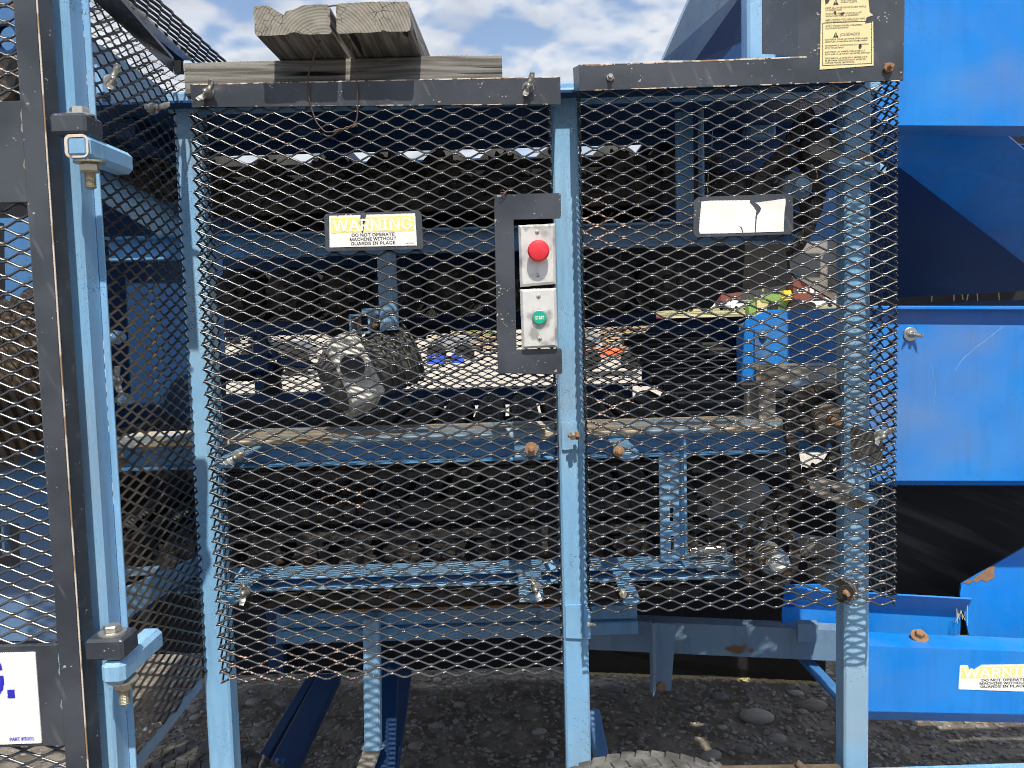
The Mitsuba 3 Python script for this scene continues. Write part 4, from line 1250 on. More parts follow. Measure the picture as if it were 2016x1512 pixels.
# blue trough at the right rear
tr = thing('blue_trough', 'blue conveyor trough with a chamfered end and a black slatted floor, behind the right guard', 'trough')
part(tr, 'end_plate', slab([(1451, 690), (1452, 660), (1470, 630), (1512, 610), (1668, 606), (1668, 745), (1540, 745), (1540, 800), (1452, 800)], 2.55, .01), 'm_bright_blue')
part(tr, 'stiffener', slab([(1486, 648), (1514, 646), (1514, 716), (1486, 718)], 2.54, .008), 'm_old_blue')
part(tr, 'bolt', bolt_mesh(P(1502, 660, 2.538), r=.012, stub=.006), 'm_dirty_metal')
part(tr, 'far_plate', slab([(1264, 660), (1300, 628), (1480, 622), (1480, 760), (1264, 760)], 3.45, .01), 'm_navy')
part(tr, 'side_rim', box(xY(1290, 3.3, 626), xY(1490, 3.3, 626), 3.30, 3.36, zY(632, 3.3, 1380), zY(625, 3.3, 1380)), 'm_dark')
part(tr, 'side_wall', plate3([P(1455, 640, 2.56), P(1480, 630, 3.45), P(1478, 760, 3.45), P(1455, 830, 2.56)], .006), 'm_navy')
for i in range(12):
    y_ = 2.15 + i * .105
    part(tr, 'slat', box(xY(1262, 2.8, 760) + (i % 2) * .01, xY(1470, 2.8, 760), y_, y_ + .075, zY(838, 2.1, 1350) + .045 * i * .35, zY(838, 2.1, 1350) + .022 + .045 * i * .35, .006), 'm_rubber')
for i in range(7):
    part(tr, 'belt_lug', box(xY(1290, 3.2, 740) + .055 * i, xY(1290, 3.2, 740) + .03 + .055 * i, 3.0 - .02 * i, 3.06, zY(772, 3.1, 1350), zY(735, 3.1, 1350), .012), 'm_rubber')

# rubber belt under the lower rail
bl = thing('rubber_belt', 'black rubber belt with a frayed pale edge hanging under the lower rail', 'belt')
part(bl, 'sheet', plate3([P(1150, 1270, 2.75), P(1625, 1290, 2.45), P(1625, 1343, 2.45), P(1400, 1330, 2.6), P(1150, 1324, 2.75)], .012), 'm_rubber')
fray = [tube([P(x, 1324 + (x - 1150) * .041 + random.uniform(-2, 2), 2.73 - (x - 1150) * .00063), P(x + random.uniform(8, 22), 1325 + (x - 1150) * .041 + random.uniform(-3, 6), 2.72 - (x - 1150) * .00063)], .0011, 4) for x in np.arange(1152, 1600, 2.6)]
part(bl, 'fray', cat(fray), 'm_straw', kind='stuff')

# ------------------------------------------------------------------ the bright blue conveyor at the right
ho = thing('blue_hopper', 'bright blue steel hopper above the conveyor at the right edge', 'hopper')
part(ho, 'wall', plate3([P(1728, -80, 2.05), P(2140, -80, 2.05), P(2140, 249, 2.05), P(1728, 246, 2.05)], .006), 'm_bright_blue', label='bright sunlit front wall')
part(ho, 'lip', plate3([P(1728, 246, 2.05), P(2140, 249, 2.05), P(2140, 270, 2.11), P(1728, 266, 2.11)], .006), 'm_bright_blue')
part(ho, 'funnel', plate3([P(1690, 267, 2.11), P(1985, 268, 2.11), P(2140, 400, 2.30), P(2140, 610, 2.62), P(2016, 518, 2.46), P(1774, 330, 2.19), P(1690, 272, 2.12)], .006), 'm_bright_blue', label='sloping underside in shade')
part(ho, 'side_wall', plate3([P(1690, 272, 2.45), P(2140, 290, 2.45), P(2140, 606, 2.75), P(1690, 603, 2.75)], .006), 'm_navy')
part(ho, 'side_wall', plate3([P(1305, 119, 2.3), P(1374, -40, 2.3), P(1480, -40, 2.5), P(1368, 119, 2.5)], .006), 'm_faded_blue', label='sheet side sloping up against the sky, its sky sheen put into a pale colour')  # sky sheen on the sunlit sheet painted as a paler blue
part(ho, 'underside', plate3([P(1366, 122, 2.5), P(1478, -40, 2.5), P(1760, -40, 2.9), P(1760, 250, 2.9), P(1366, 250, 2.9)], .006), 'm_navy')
part(ho, 'support', box(P(1472, 60, 2.05)[0], P(1528, 60, 2.05)[0], 2.05, 2.11, 1.9, 2.6, .006), 'm_light_blue', label='light blue square support tube')
part(ho, 'dark_backing', plate3([P(1930, 262, 2.8), P(2300, 262, 2.8), P(2300, 600, 2.8), P(1930, 600, 2.8)], .006), 'm_dark')  # dark sheet added to cover the bright sky under the lip
part(ho, 'belt_edge', plate3([P(1690, 590, 2.35), P(2140, 566, 2.35), P(2140, 585, 2.35), P(1690, 603, 2.35)], .02), 'm_rubber')
st_ = [tube([P(x, 583 - (x - 1830) * .05, 2.34), P(x + random.uniform(-3, 3), 592 - (x - 1830) * .05 + random.uniform(0, 6), 2.335)], .0012, 4) for x in (1835, 1878, 1894, 1906, 1924, 1966)]
part(ho, 'fray', cat(st_), 'm_straw', kind='stuff')

co = thing('blue_conveyor', 'bright blue conveyor side with a washer and wing nut, scratched, right of the mesh guards', 'conveyor')
part(co, 'rim', plate3([P(1656, 605, 1.945), P(2900, 606, 1.945), P(2900, 603, 2.02), P(1656, 602, 2.02)], .004), 'm_bright_blue')
part(co, 'recess', plate3([P(1656, 606, 1.985), P(2900, 609, 1.985), P(2900, 645, 1.985), P(1656, 640, 1.985)], .004), 'm_bright_blue')
part(co, 'side_panel', plate3([P(1656, 638, 1.955), P(2900, 646, 1.955), P(2900, 948, 1.955), P(1656, 946, 1.955)], .005), 'm_bright_blue', label='wide scratched side panel')
part(co, 'bottom_lip', plate3([P(1656, 946, 1.955), P(2900, 948, 1.955), P(2900, 957, 1.99), P(1656, 955, 1.99)], .004), 'm_bright_blue')
w = part(co, 'wing_nut', wing_nut(P(1795, 658, 1.95), (0, -1, 0), 2.9, .9), 'm_steel', True)
part(w, 'washer', washer(P(1792, 658, 1.953), r=.0155), 'm_steel')
scr = [[(1975, 643), (1938, 672), (1920, 685), (1895, 708)], [(1833, 718), (1836, 735), (1841, 750), (1841, 775), (1838, 795)], [(1900, 700), (1880, 730)], [(1850, 830), (1853, 838)]]
part(co, 'scratch', cat([tube([P(x, y, 1.9547) for x, y in s_], .0005, 4) for s_ in scr]), 'm_light_blue')
part(co, 'curtain', plate3([P(1690, 950, 2.35), P(2140, 950, 2.35), P(2140, 1250, 2.25), P(1690, 1250, 2.25)], .01), 'm_streaked_rubber', label='black rubber curtain under the side panel')

part(co, 'belt', box(P(1640, 800, 2.0)[0], P(2300, 800, 2.0)[0], 2.0, 3.0, 1.27, 1.285, .002), 'm_rubber')  # unseen floor added to keep sun off the ground below
ch = thing('blue_chassis', 'bright blue lower chassis with a sloping rail and a WARNING sticker', 'chassis')
part(ch, 'plate', slab([(1890, 1172), (1893, 1150), (2016, 1078), (2140, 1005), (2140, 1262), (1908, 1252)], 2.12, .006), 'm_bright_blue', label='triangular blue plate with a rust patch')
rust_pts = [(1895, 1149), (1908, 1141), (1914, 1143), (1922, 1135), (1934, 1128), (1942, 1120), (1952, 1115), (1960, 1114), (1957, 1124), (1958, 1136), (1949, 1142), (1940, 1146), (1932, 1141), (1922, 1147), (1917, 1143), (1908, 1150), (1900, 1148)]
part(ch, 'rust_patch', slab(rust_pts, 2.1185, .001), 'm_rust', label='flaking brown rust patch')
part(ch, 'plate', plate3([P(1540, 1196, 2.10), P(1912, 1180, 2.10), P(1892, 1204, 2.10), P(1890, 1250, 2.10), P(1540, 1250, 2.10)], .006), 'm_bright_blue')
part(ch, 'flange', plate3([P(1555, 1160, 2.06), P(1913, 1180, 2.06), P(1902, 1204, 2.10), P(1555, 1190, 2.10)], .004), 'm_bright_blue')
part(ch, 'plate', slab([(1545, 1152), (1655, 1150), (1655, 1250), (1540, 1240)], 2.13, .006), 'm_bright_blue')
part(ch, 'rail_top', plate3([P(1690, 1243, 1.99), P(2600, 1282, 1.99), P(2600, 1306, 1.90), P(1690, 1271, 1.90)], .004), 'm_bright_blue', label='sloping rail top, dusty')
part(ch, 'rail', plate3([P(1690, 1271, 1.90), P(2600, 1304, 1.90), P(2600, 1418, 1.90), P(1690, 1400, 1.90)], .004), 'm_bright_blue')
part(ch, 'rail_lip', plate3([P(1690, 1400, 1.90), P(2600, 1418, 1.90), P(2600, 1436, 1.935), P(1690, 1416, 1.935)], .004), 'm_bright_blue')
part(ch, 'lower_rail', bar(P(1690, 1536, 1.82), P(2200, 1519, 1.82), .03, .04, .003), 'm_light_blue')
q = P(1810, 1254, 1.955)
bo = part(ch, 'bolt', hexagon(.011, .012, q + np.array([0, 0, .003]), (0, -.45, .9)), 'm_rust', label='rusty bolt head on the rail')
part(bo, 'washer', washer(q, (0, -.45, .9), .020, .004), 'm_rust')
warning_sign(ch, [(1890, 1310), (2062, 1307), (2060, 1363), (1887, 1357)], 1.8985, [[(1904, 1305), (1932, 1305), (1930, 1311), (1915, 1320), (1908, 1318)]])
tw = [tube([P(1892 + dx, 1214, 2.095), P(1886 + dx * 3 + random.uniform(-8, 8), 1200 + random.uniform(-8, 14), 2.07), P(1880 + dx * 5, 1224 + random.uniform(-6, 10), 2.06)], .0007, 4) for dx in range(6)]
solo('twine_scrap', cat(tw), 'm_straw', 'small tuft of pale frayed twine caught in the gap of the blue chassis', 'twine')

# ------------------------------------------------------------------ hinged gate at the left edge
YG = 1.265
gt = thing('hinged_gate', 'black steel gate with mesh panels and a white part number sign, at the left edge', 'gate')
xa, xb = (P(53, 500, YG)[0] + P(119, 1300, YG)[0]) / 2, (P(101, 500, YG)[0] + P(164, 1300, YG)[0]) / 2
part(gt, 'stile', box(xa, xb, YG, YG + .045, .25, 2.25, .0025), 'm_black_paint', label='upright of the gate with a worn bare right edge')
part(gt, 'worn_edge', box(xb - .0010, xb + .0010, YG - .0008, YG + .0014, .45, 2.2, .0004), 'm_bare')
zt1, zb1 = P(40, 197, YG)[2], P(40, 398, YG)[2]
part(gt, 'rail', box(-1.1, xa + .004, YG + .003, YG + .012, zb1, zt1, .001), 'm_black_paint')
zt2, zb2 = P(60, 1272, YG)[2], P(60, 1472, YG)[2]
lr = part(gt, 'rail', box(-1.1, xa + .004, YG + .003, YG + .012, zb2, zt2, .001), 'm_black_paint')
for zz0, zz1 in ((zb1 - .01, zt1), (zb2, zt2)):
    pts_, xx, rr = [], xa + .003, random.Random(5)
    for i in range(16):
        pts_.append([xx + rr.uniform(-.004, .003), YG + .0022, zz0 + (zz1 - zz0) * i / 15])
    part(gt, 'weld', tube(pts_, .0016, 5), 'm_dirty_metal', True)
for z0_, z1_ in ((zt1 - .004, 2.25), (zt2 - .004, zb1 + .006), (.35, zb2 + .004)):
    w_ = 11 * .0508 / 2
    part(gt, 'mesh_sheet', mesh_panel((xa + .006 - .2794, YG + .016, z0_), UX, UZ, .2794, z1_ - z0_, sw=.0044), 'm_mesh', True)
sg_ = part(gt, 'sign', slab([(-60, 1288), (69, 1284), (82, 1463), (-60, 1468)], YG + .001, .002, .002), 'm_white', label='white sign with blue letters, cut by the picture edge')
q = P(16, 1374, YG + .001)
lh = .0265
bl_ = [box(q[0], q[0] + .0105, YG - .0002, YG + .001, q[2], q[2] + .0125, .0001)]
q2 = P(-34, 1376, YG + .001)
bl_.append(words('G', q2[0] - .045, q2[2], YG + .001, .066, True, .0008, .072, 0))
q3 = P(19, 1459, YG + .001)
part(sg_, 'lettering', cat(bl_), 'm_blue_ink')
part(sg_, 'lettering', words('PART #3001', q3[0], q3[2], YG + .001, .0052, True, .0006, .0365, .02), 'm_blue_ink')
# the hinge post and the two hinges
hp = thing('hinge_post', 'light blue square hinge post with paint chips left of the corner guard', 'post')
Yh = 1.335
xa2, xb2 = (P(134, 500, Yh)[0] + P(184, 1300, Yh)[0]) / 2 - .004, (P(164, 500, Yh)[0] + P(214, 1300, Yh)[0]) / 2 + .001
part(hp, 'tube', box(xa2 - .008, xb2, Yh, Yh + .05, 0, 2.3, .005), 'm_light_blue', 30)
part(hp, 'flange', box(xb2, xb2 + .010, Yh + .046, Yh + .05, .3, 2.3, .0005), 'm_light_blue')
for i, (y_t, Yk) in enumerate(((217, 1.245), (1256, 1.245))):
    dx = 0 if i == 0 else 66
    # black knuckle on the gate
    hk = part(gt, 'hinge_block', None or box(P(97 + dx, 240, Yk)[0] if i == 0 else P(166, 1280, Yk)[0], P(168, 240, Yk)[0] if i == 0 else P(242, 1280, Yk)[0], Yk, Yk + .055, P(140 + dx, y_t + 46, Yk)[2], P(140 + dx, y_t + 4, Yk)[2], .004), 'm_black_paint')
    cxp = (156, 214, Yk + .028) if i == 0 else (222, 1250, Yk + .028)
    q = P(*cxp)
    q = np.array([q[0], q[1], P(140 + dx, y_t + 4, Yk)[2]])
    part(hk, 'washer', washer(q, (0, 0, 1), .0205, .003), 'm_steel')
    part(hk, 'bolt', hexagon(.0135, .010, q + [0, 0, .003], (0, 0, 1), .2), 'm_steel')
    # blue knuckle on the post: square tube that runs back
    zb_, ztp = (P(150, 311, Yk)[2], P(150, 263, Yk)[2]) if i == 0 else (P(218, 1352, Yk)[2], P(218, 1306, Yk)[2])
    xc0, xc1 = (P(126, 290, Yk)[0], P(174, 290, Yk)[0]) if i == 0 else (P(196, 1330, Yk)[0], P(243, 1330, Yk)[0])
    tb = bevel_box(xc1 - xc0, .15, ztp - zb_, .007)
    tb.apply_translation([(xc0 + xc1) / 2, Yk + .075 + .001, (zb_ + ztp) / 2])
    hb_ = part(hp, 'hinge_block', tb, 'm_light_blue', 30, label='light blue hinge block with rusty rim' if i == 0 else None)
    if i == 0:
        rim = sg.box(xc0 + .002, zb_ + .002, xc1 - .002, ztp - .002).buffer(-.007).buffer(.0085)
        ring = rim.difference(affinity.translate(rim.buffer(-.0035), .0008, -.0006))
        part(hb_, 'rust_rim', slab_xz(ring, Yk + .0004, .001), 'm_bare')
    qb_ = np.array([(xc0 + xc1) / 2 + .004, Yk + .028, zb_])
    part(hb_, 'washer', washer(qb_, (0, 0, -1), .0215, .003), 'm_zinc')
    part(hb_, 'nut', hexagon(.0135, .013, qb_ - [0, 0, .003], (0, 0, -1), .35), 'm_zinc')
    prof = [(.008, .014)]
    for j in range(10):
        prof += [(.0082, .016 + j * .0023), (.0068, .016 + j * .0023 + .00115)]
    part(hb_, 'thread', lathe(prof + [(0, .041)], qb_, (0, 0, -1), 14), 'm_zinc')

# things seen behind the gate and the corner guard
bp = thing('steel_column', 'rust specked blue steel column behind the gate mesh', 'column')
part(bp, 'column', slab([(-40, 430), (62, 428), (100, 1000), (112, 1262), (-40, 1262), (-40, 1130), (40, 1128), (38, 1030), (0, 1030), (0, 930), (34, 928), (28, 700), (12, 640), (8, 440)], 1.75, .05), 'm_old_blue')
part(bp, 'stiffener', slab([(2, 1032), (6, 1032), (10, 1090), (4, 1090)], 1.74, .02), 'm_light_blue')
dr_ = thing('ribbed_drum', 'brown ribbed drum caked with mud behind the gate mesh', 'drum')
q = P(-20, 765, 1.66)
prof = [(0, -.08)]
for j in range(12):
    prof += [(.135, -.08 + j * .018), (.147, -.08 + j * .018 + .005), (.147, -.08 + j * .018 + .011), (.135, -.08 + j * .018 + .016)]
part(dr_, 'drum', lathe(prof + [(0, .14)], q, (.75, .55, .35), 30), 'm_mud', 30)
part(dr_, 'rim', lathe([(.10, 0), (.150, .0), (.152, .01), (.150, .02), (.1, .02)], q + np.array([.75, .55, .35]) * .13, (.75, .55, .35), 30), 'm_grease', 30)
for j in range(10):
    a_ = j * 2 * math.pi / 10
    R = frame_of((.75, .55, .35))
    part(dr_, 'bolt', hexagon(.012, .008, q + np.array([.75, .55, .35]) / np.linalg.norm((.75, .55, .35)) * .146 + R @ np.array([.125 * math.cos(a_), .125 * math.sin(a_), 0]), (.75, .55, .35)), 'm_grease')
ug = thing('drive_casing', 'blue machine casing with hoses behind the top of the gate mesh', 'casing')
part(ug, 'casing', slab([(-40, -40), (32, -40), (36, 98), (-40, 110)], 1.7, .05), 'm_old_blue')
part(ug, 'dark_backing', plate3([P(-80, -60, 2.3), P(150, -60, 2.3), P(215, 1290, 2.3), P(-80, 1290, 2.3)], .006), 'm_dark')  # dark sheet added to cover the bright background behind the gate
part(ug, 'hose', lathe([(.022, -.006), (.028, -.006), (.030, 0), (.028, .006), (.022, .006)], P(16, 76, 1.66), (.2, 1, .1), 24), 'm_navy', 30)
part(ug, 'wheel', lathe([(0, -.01), (.05, -.01), (.06, 0), (.05, .03), (0, .03)], P(0, 150, 1.72), (.3, 1, 0), 24), 'm_grease', 30)

dp = thing('diagonal_pipe', 'light blue diagonal pipe behind the corner guard', 'pipe')
part(dp, 'pipe', tube([P(150, 335, 2.0), P(215, 372, 2.0), P(300, 420, 2.0), P(355, 462, 2.0), P(400, 520, 2.0)], .034, 18), 'm_light_blue', True)
ub = thing('chute_side', 'old blue folded chute side under the bright sky behind the corner guard', 'chute')
part(ub, 'sheet', slab([(120, 70), (150, 68), (205, 92), (262, 132), (330, 182), (345, 205), (345, 262), (170, 262), (150, 175)], 2.3, .01, holes=[[(152, 140), (186, 150), (186, 172), (156, 160)]]), 'm_slate')
part(ub, 'fold', slab([(185, 128), (190, 126), (204, 180), (190, 184)], 2.26, .04), 'm_light_blue')
part(ub, 'fold', slab([(296, 200), (304, 200), (312, 262), (300, 262)], 2.26, .04), 'm_old_blue')
mud = trimesh.creation.icosphere(4, 1.0)
v_ = np.array(mud.vertices)
v_ = v_ * (1 + .5 * (meshkit.fbm(v_ * 4.5, 4, 3)[:, None] - .5)) * [.11, .06, .055]
v_ += P(290, 352, 2.15)
solo('mud_clump', trimesh.Trimesh(v_, mud.faces, process=False), 'm_grease', 'brown clod of dried mud above the diagonal pipe behind the corner guard', 'mud', True)
lb = thing('diagonal_brace', 'wide light blue angle iron slanting down behind the lower corner guard', 'brace')
part(lb, 'leg', plate3([P(396, 1095, 1.80), P(396, 1125, 1.80), P(180, 1262, 1.60), P(180, 1185, 1.60)], .006), 'm_light_blue')
part(lb, 'leg', plate3([P(396, 1125, 1.80), P(180, 1262, 1.60), P(180, 1270, 1.66), P(396, 1133, 1.86)], .004), 'm_navy')
solo('splash_bar', bar(P(230, 1128, 1.9), P(316, 1122, 1.9), .02, .016), 'm_light_blue', 'small light blue bar above the diagonal brace in the corner', 'bar')
for i, (px, py) in enumerate(((226, 664), (240, 786))):
    solo('blue_bolt', bolt_mesh(P(px, py, 1.62), (.7, -.6, 0), .014, .012, .02, .009), 'm_light_blue', ('blue painted bolt above' if i == 0 else 'blue painted bolt below') + ' the wing nut of the corner guard', 'bolt')

# ------------------------------------------------------------------ wheels and kerb wood at the bottom


def wheel(name, lab, c, R_, W, ax_=(0, 1, 0)):
    t_ = thing(name, lab, 'wheel')
    prof = [(R_ * .62, 0), (R_ * .8, -.012), (R_ * .93, 0), (R_ * .985, .02), (R_, .05), (R_, W - .05), (R_ * .985, W - .02), (R_ * .93, W), (R_ * .8, W + .012), (R_ * .62, W)]
    part(t_, 'tyre', lathe(prof, c, ax_, 96), 'm_tyre', 35)
    blocks = []
    n_ = 74
    for i in range(n_):
        a_ = 2 * math.pi * i / n_
        for j in range(5):
            w_ = (W - .02) / 5
            bxx = bevel_box(R_ * 2 * math.pi / n_ * .90, w_ * .93, .010, .0015)
            bxx.apply_transform(trimesh.transformations.rotation_matrix(.25 * (1 if j % 2 else -1), [0, 0, 1]))
            bxx.apply_translation([0, .01 + w_ * (j + .5), R_ + (.001 if 0 < j < 4 else -.004)])
            bxx.apply_transform(trimesh.transformations.rotation_matrix(a_ + (.03 if j % 2 else 0), [0, 1, 0]))
            blocks.append(bxx)
    m_ = cat(blocks)
    m_.apply_translation(c)
    part(t_, 'tread', m_, 'm_tyre', kind='stuff')
    part(t_, 'rim', lathe([(0, .04), (R_ * .2, .03), (R_ * .5, .06), (R_ * .6, .01), (R_ * .64, 0), (R_ * .64, W)], c, ax_, 40), 'm_light_blue', 30)
    return t_


ct = P(1268, 1482, 1.60)
wheel('wheel', 'dusty grey tyre rising into the picture below the middle post', np.array([ct[0], 1.46, ct[2] - .356]), .34, .19)
ct = P(345, 1500, 1.90)
wheel('wheel', 'dark tyre at the bottom left, left of the left post', np.array([ct[0], 1.85, ct[2] - .35]), .335, .19)
lp = thing('drawbar', 'rusty brown drawbar along the bottom edge left of the right post', 'drawbar')
part(lp, 'beam', bar(P(1405, 1541, 1.72), P(1660, 1537, 1.72), .05, .05, .004), 'm_mud')
part(lp, 'pin', tube([P(1568, 1502, 1.69), P(1592, 1522, 1.69)], .008, 12), 'm_mud', True)

# ------------------------------------------------------------------ the yard behind
def gz_(x, y):
    return float(ground_z(np.array(x), np.array(y)))


def on_ground(px, py):
    d = P(px, py, 1.0) - EYE
    y_ = 8.0
    for _ in range(60):
        x_ = EYE[0] + d[0] * y_
        y_ = y_ + ((EYE[2] + d[2] * y_) - gz_(x_, y_)) / (-d[2] + .02)
        y_ = min(max(y_, 4), 400)
    return EYE[0] + d[0] * y_, y_


def car(px, Y, mat, lab, yaw=35, s=1.0, kind='sedan'):
    t_ = thing('parked_car', lab, 'car')
    x_ = P(px, 605, Y)[0]
    side = [(-2.2, .35), (-2.2, .85), (-1.5, .98), (-.85, 1.45), (.75, 1.48), (1.55, .98), (2.15, .9), (2.2, .35)] if kind == 'sedan' else [(-2.4, .4), (-2.4, 1.15), (-1.3, 1.2), (-.7, 1.78), (.6, 1.8), (.75, 1.2), (2.5, 1.15), (2.5, .45)]
    M_ = trimesh.transformations.rotation_matrix(math.radians(yaw), [0, 0, 1])
    M_[:3, 3] = [x_, Y, gz_(x_, Y)]

    def to(m_):
        m_ = m_.copy()
        m_.apply_scale(s)
        return TM(M_, m_)
    body = slab_xz(sg.Polygon(side).buffer(-.08).buffer(.08), -.85, 1.7)
    part(t_, 'body', to(body), mat, 30)
    gl_ = sg.Polygon([(-1.35, 1.0), (-.82, 1.40), (.7, 1.42), (1.35, 1.0)]) if kind == 'sedan' else sg.Polygon([(-1.15, 1.22), (-.66, 1.7), (.5, 1.72), (.62, 1.22)])
    part(t_, 'window', to(slab_xz(gl_, -.865, 1.73)), 'm_glass_dark')
    for wx in (-1.35, 1.4):
        for wy in (-.86, .66):
            w_ = lathe([(0, 0), (.3, 0), (.34, .03), (.34, .2), (0, .2)], (wx, wy, .34), (0, 1, 0), 20)
            part(t_, 'wheel', to(w_), 'm_rubber', 30)


car(1458, 130, 'm_car_white', 'white car in the far yard left of the green harvester', 20)
car(1616, 140, 'm_car_white', 'white car in the far yard under the brick building', -25)
car(1408, 135, 'm_car_dark', 'dark grey car in the far yard between two pale vehicles', 10)
car(1372, 128, 'm_car_white', 'white pickup in the far yard at the left end of the row', 15, 1.0, 'pickup')


def bldg(lab, catn, px0, px1, Y, ytop, mat, depth, gable=0.0, openings=(), corr=False):
    t_ = thing('building', lab, catn)
    xa_, xb_ = P(px0, 600, Y)[0], P(px1, 600, Y)[0]
    zb_ = gz_((xa_ + xb_) / 2, Y) - 1
    zt_ = P((px0 + px1) / 2, ytop, Y)[2]
    pts_ = [(xa_, zb_), (xb_, zb_), (xb_, zt_ - gable), ((xa_ + xb_) / 2, zt_), (xa_, zt_ - gable)] if gable else [(xa_, zb_), (xb_, zb_), (xb_, zt_), (xa_, zt_)]
    part(t_, 'wall', slab_xz(sg.Polygon(pts_), Y, depth), mat)
    if corr:
        n_ = int((xb_ - xa_) / .7)
        rib_ = mikit.ply(bevel_box(.22, .16, 1.0, .03), mat)
        for i in range(min(n_, 60)):
            partref(t_, 'cladding_rib', rib_, T().translate([xa_ + .35 + i * (xb_ - xa_) / n_, Y - .06, (zb_ + zt_) / 2]).scale([1, 1, float(zt_ - zb_)]))
    for (a0, a1, b0, b1, mt, nm) in openings:
        m_ = box(P(a0, b0, Y)[0], P(a1, b0, Y)[0], Y - .12, Y + .05, P(a0, b1, Y)[2], P(a0, b0, Y)[2], .02)
        k_ = part(t_, nm, m_, mt)
        if nm == 'window':
            part(k_, 'frame', box(P(a0, b0, Y)[0] - .1, P(a1, b0, Y)[0] + .1, Y - .10, Y - .02, P(a0, b1, Y)[2] - .15, P(a0, b1, Y)[2], .02), 'm_car_white')
    return t_, xa_, xb_, zb_, zt_


bldg('dark corrugated metal shed in the far yard behind the harvester', 'shed', 1505, 1562, 200, 552, 'm_shed', 20, 0, (), True)
bldg('dark low shed beside the small brick building in the far yard', 'shed', 1452, 1506, 190, 566, 'm_shed', 15, 0, ((1500, 1504, 568, 574, 'm_straw', 'sign'),), True)
t_, xa_, xb_, zb_, zt_ = bldg('red brick building with small white windows and an orange roof mark in the far yard', 'building', 1562, 1624, 195, 544, 'm_brick', 18, 0,
                              tuple((1569 + 12.5 * i, 1577 + 12.5 * i, 567, 576, 'm_car_white', 'window') for i in range(4)))
part(t_, 'roof_mark', slab([(1577, 551), (1588, 558), (1586, 561), (1580, 558)], 194.6, .3), 'm_orange_paint', label='orange triangle mark')
bldg('small red brick annex with a pale door in the far yard', 'building', 1420, 1458, 175, 576, 'm_brick', 10, 0, ((1430, 1437, 590, 606, 'm_white_bag', 'door'), (1442, 1449, 594, 604, 'm_glass_dark', 'window')))

hv = thing('harvester', 'green farm harvester with a yellow cab roof in the far yard', 'harvester')
Yv = 90.0


def hp_(pts, dy, t_, mat, nm):
    part(hv, nm, slab(pts, Yv + dy, t_), mat)


hp_([(1473, 592), (1486, 590), (1490, 624), (1476, 626)], 0, 1.6, 'm_green_paint', 'panel')
hp_([(1490, 590), (1512, 588), (1514, 624), (1490, 624)], .3, 1.6, 'm_straw', 'panel')
hp_([(1494, 586), (1508, 580), (1520, 578), (1534, 580), (1545, 590), (1540, 600), (1520, 596), (1500, 594)], .2, 2.0, 'm_green_paint', 'hood')
hp_([(1543, 572), (1557, 571), (1560, 584), (1545, 586)], 0, 1.8, 'm_yellow_paint', 'cab')
hp_([(1539, 585), (1560, 583), (1560, 590), (1540, 592)], -.3, 2.2, 'm_yellow_paint', 'cab_roof')
hp_([(1514, 596), (1562, 592), (1562, 610), (1514, 612)], .4, 1.4, 'm_green_paint', 'chassis')
for px, r_ in ((1522, .55), (1568, .9), (1596, .6)):
    q = P(px, 606, Yv)
    part(hv, 'wheel', lathe([(0, -.3), (r_ * .55, -.3), (r_ * .62, -.22), (r_, -.25), (r_, .25), (0, .25)], [q[0], Yv + .2, q[2]], (0, 1, 0), 24), 'm_rubber', 30)
# nearer things, seen through the rear guard
def drum(px, py, lab, mat, r_=.29, h_=.86):
    x_, y_ = on_ground(px, py)
    solo('barrel', lathe([(0, 0), (r_, 0), (r_ * 1.03, .02), (r_, .04), (r_, h_ * .33), (r_ * 1.03, h_ * .35), (r_, h_ * .37), (r_, h_ * .66), (r_ * 1.03, h_ * .68), (r_, h_ * .7), (r_, h_), (0, h_)], (x_, y_, gz_(x_, y_)), (0, 0, 1), 24), mat, lab, 'barrel', 30)


def pile(px, py, lab, mat, w_, h_, d_, n_, name, catn):
    """A pallet or crate stack: boards with gaps."""
    x_, y_ = on_ground(px, py)
    t__ = thing(name, lab, catn)
    z_ = gz_(x_, y_)
    for i in range(n_):
        zz = z_ + h_ * i / n_
        part(t__, 'board', box(x_ - w_ / 2, x_ + w_ / 2, y_ - d_ / 2, y_ + d_ / 2, zz + h_ / n_ * .55, zz + h_ / n_ * .93, .01), mat)
        for s_ in (-1, 0, 1):
            part(t__, 'block', box(x_ + s_ * w_ * .42 - .05, x_ + s_ * w_ * .42 + .05, y_ - d_ / 2 + .01, y_ + d_ / 2 - .01, zz, zz + h_ / n_ * .55, .005), mat)


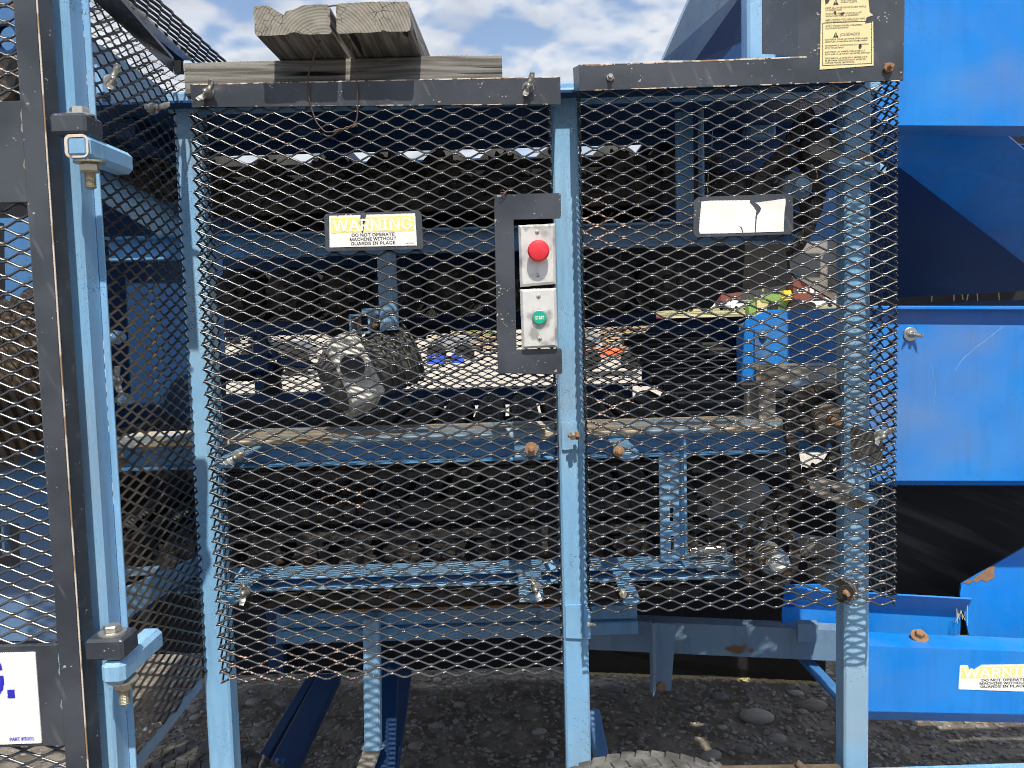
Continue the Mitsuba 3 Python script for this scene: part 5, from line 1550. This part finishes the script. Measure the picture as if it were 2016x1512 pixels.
drum(858, 716, 'blue plastic barrel lying in the yard behind the rear guard, nearest the motor', 'm_barrel_blue', .25, .28)
drum(902, 714, 'small blue barrel behind the rear guard, second from the motor', 'm_barrel_blue', .18, .25)
pile(1232, 690, 'stack of brown wooden pallets in the yard right of the middle post', 'm_pallet', 1.6, 1.3, 1.2, 8, 'pallet_stack', 'pallets')
pile(1205, 668, 'farther stack of brown pallets in the yard right of the middle post', 'm_pallet', 2.6, 2.0, 1.2, 10, 'pallet_stack', 'pallets')
pile(955, 690, 'stack of brown crates in the yard left of the push buttons', 'm_pallet', 1.5, .9, 1.0, 5, 'crate_stack', 'crates')
pile(905, 690, 'low stack of straw coloured boards in the yard behind the rear guard', 'm_straw', 2.0, .9, 1.0, 5, 'board_stack', 'boards')


def implement(lab, px0, px1, py0, py1, Y, mat, name, catn, wheels=(), extra=()):
    t__ = thing(name, lab, catn)
    g_ = [(px0, py1), (px0 + (px1 - px0) * .06, py0 + (py1 - py0) * .35), (px0 + (px1 - px0) * .3, py0), (px0 + (px1 - px0) * .8, py0 + (py1 - py0) * .05), (px1, py0 + (py1 - py0) * .4), (px1 - (px1 - px0) * .04, py1)]
    part(t__, 'body', slab(g_, Y, 1.2, .03), mat)
    part(t__, 'frame', slab([(px0 - 4, py1 - 1), (px1 + 5, py1 - 2), (px1 + 5, py1 + 2), (px0 - 4, py1 + 3)], Y - .15, 1.5), 'm_grey_paint')
    for px, r_ in wheels:
        q = P(px, py1, Y)
        part(t__, 'wheel', lathe([(0, -.15), (r_ * .5, -.15), (r_ * .9, -.12), (r_, -.08), (r_, .1), (0, .12)], [q[0], Y - .1, q[2] - r_ * .2], (0, 1, 0), 22), 'm_rubber', 30)
    return t__


implement('red farm implement in the yard above the pallets', 1214, 1310, 620, 640, 34, 'm_red_paint', 'farm_implement', 'implement', ((1240, .4), (1290, .4)))
implement('orange farm implement low in the yard right of the middle post', 1148, 1262, 688, 704, 19, 'm_orange_paint', 'farm_implement', 'implement', ((1162, .22), (1240, .22)))
implement('green trailer in the yard behind the rear guard, upper right', 893, 1000, 638, 668, 38, 'm_green_paint', 'trailer', 'trailer', ((915, .4), (980, .4)))
implement('grey implement in the yard just right of the middle post', 1140, 1182, 650, 684, 24, 'm_grey_paint', 'farm_implement', 'implement', ((1152, .3),))
implement('dark machine with small wheels in the yard left of the motor', 478, 606, 672, 706, 22, 'm_car_dark', 'farm_implement', 'implement', ((500, .35), (585, .35)))
implement('pale grey trailer in the yard between the barrels and the green trailer', 842, 930, 660, 690, 27, 'm_grey_paint', 'trailer', 'trailer', ((860, .3), (915, .3)))
implement('white tank trailer in the yard left of the motor, farther back', 440, 520, 655, 672, 45, 'm_white_bag', 'trailer', 'trailer', ((460, .4), (505, .4)))
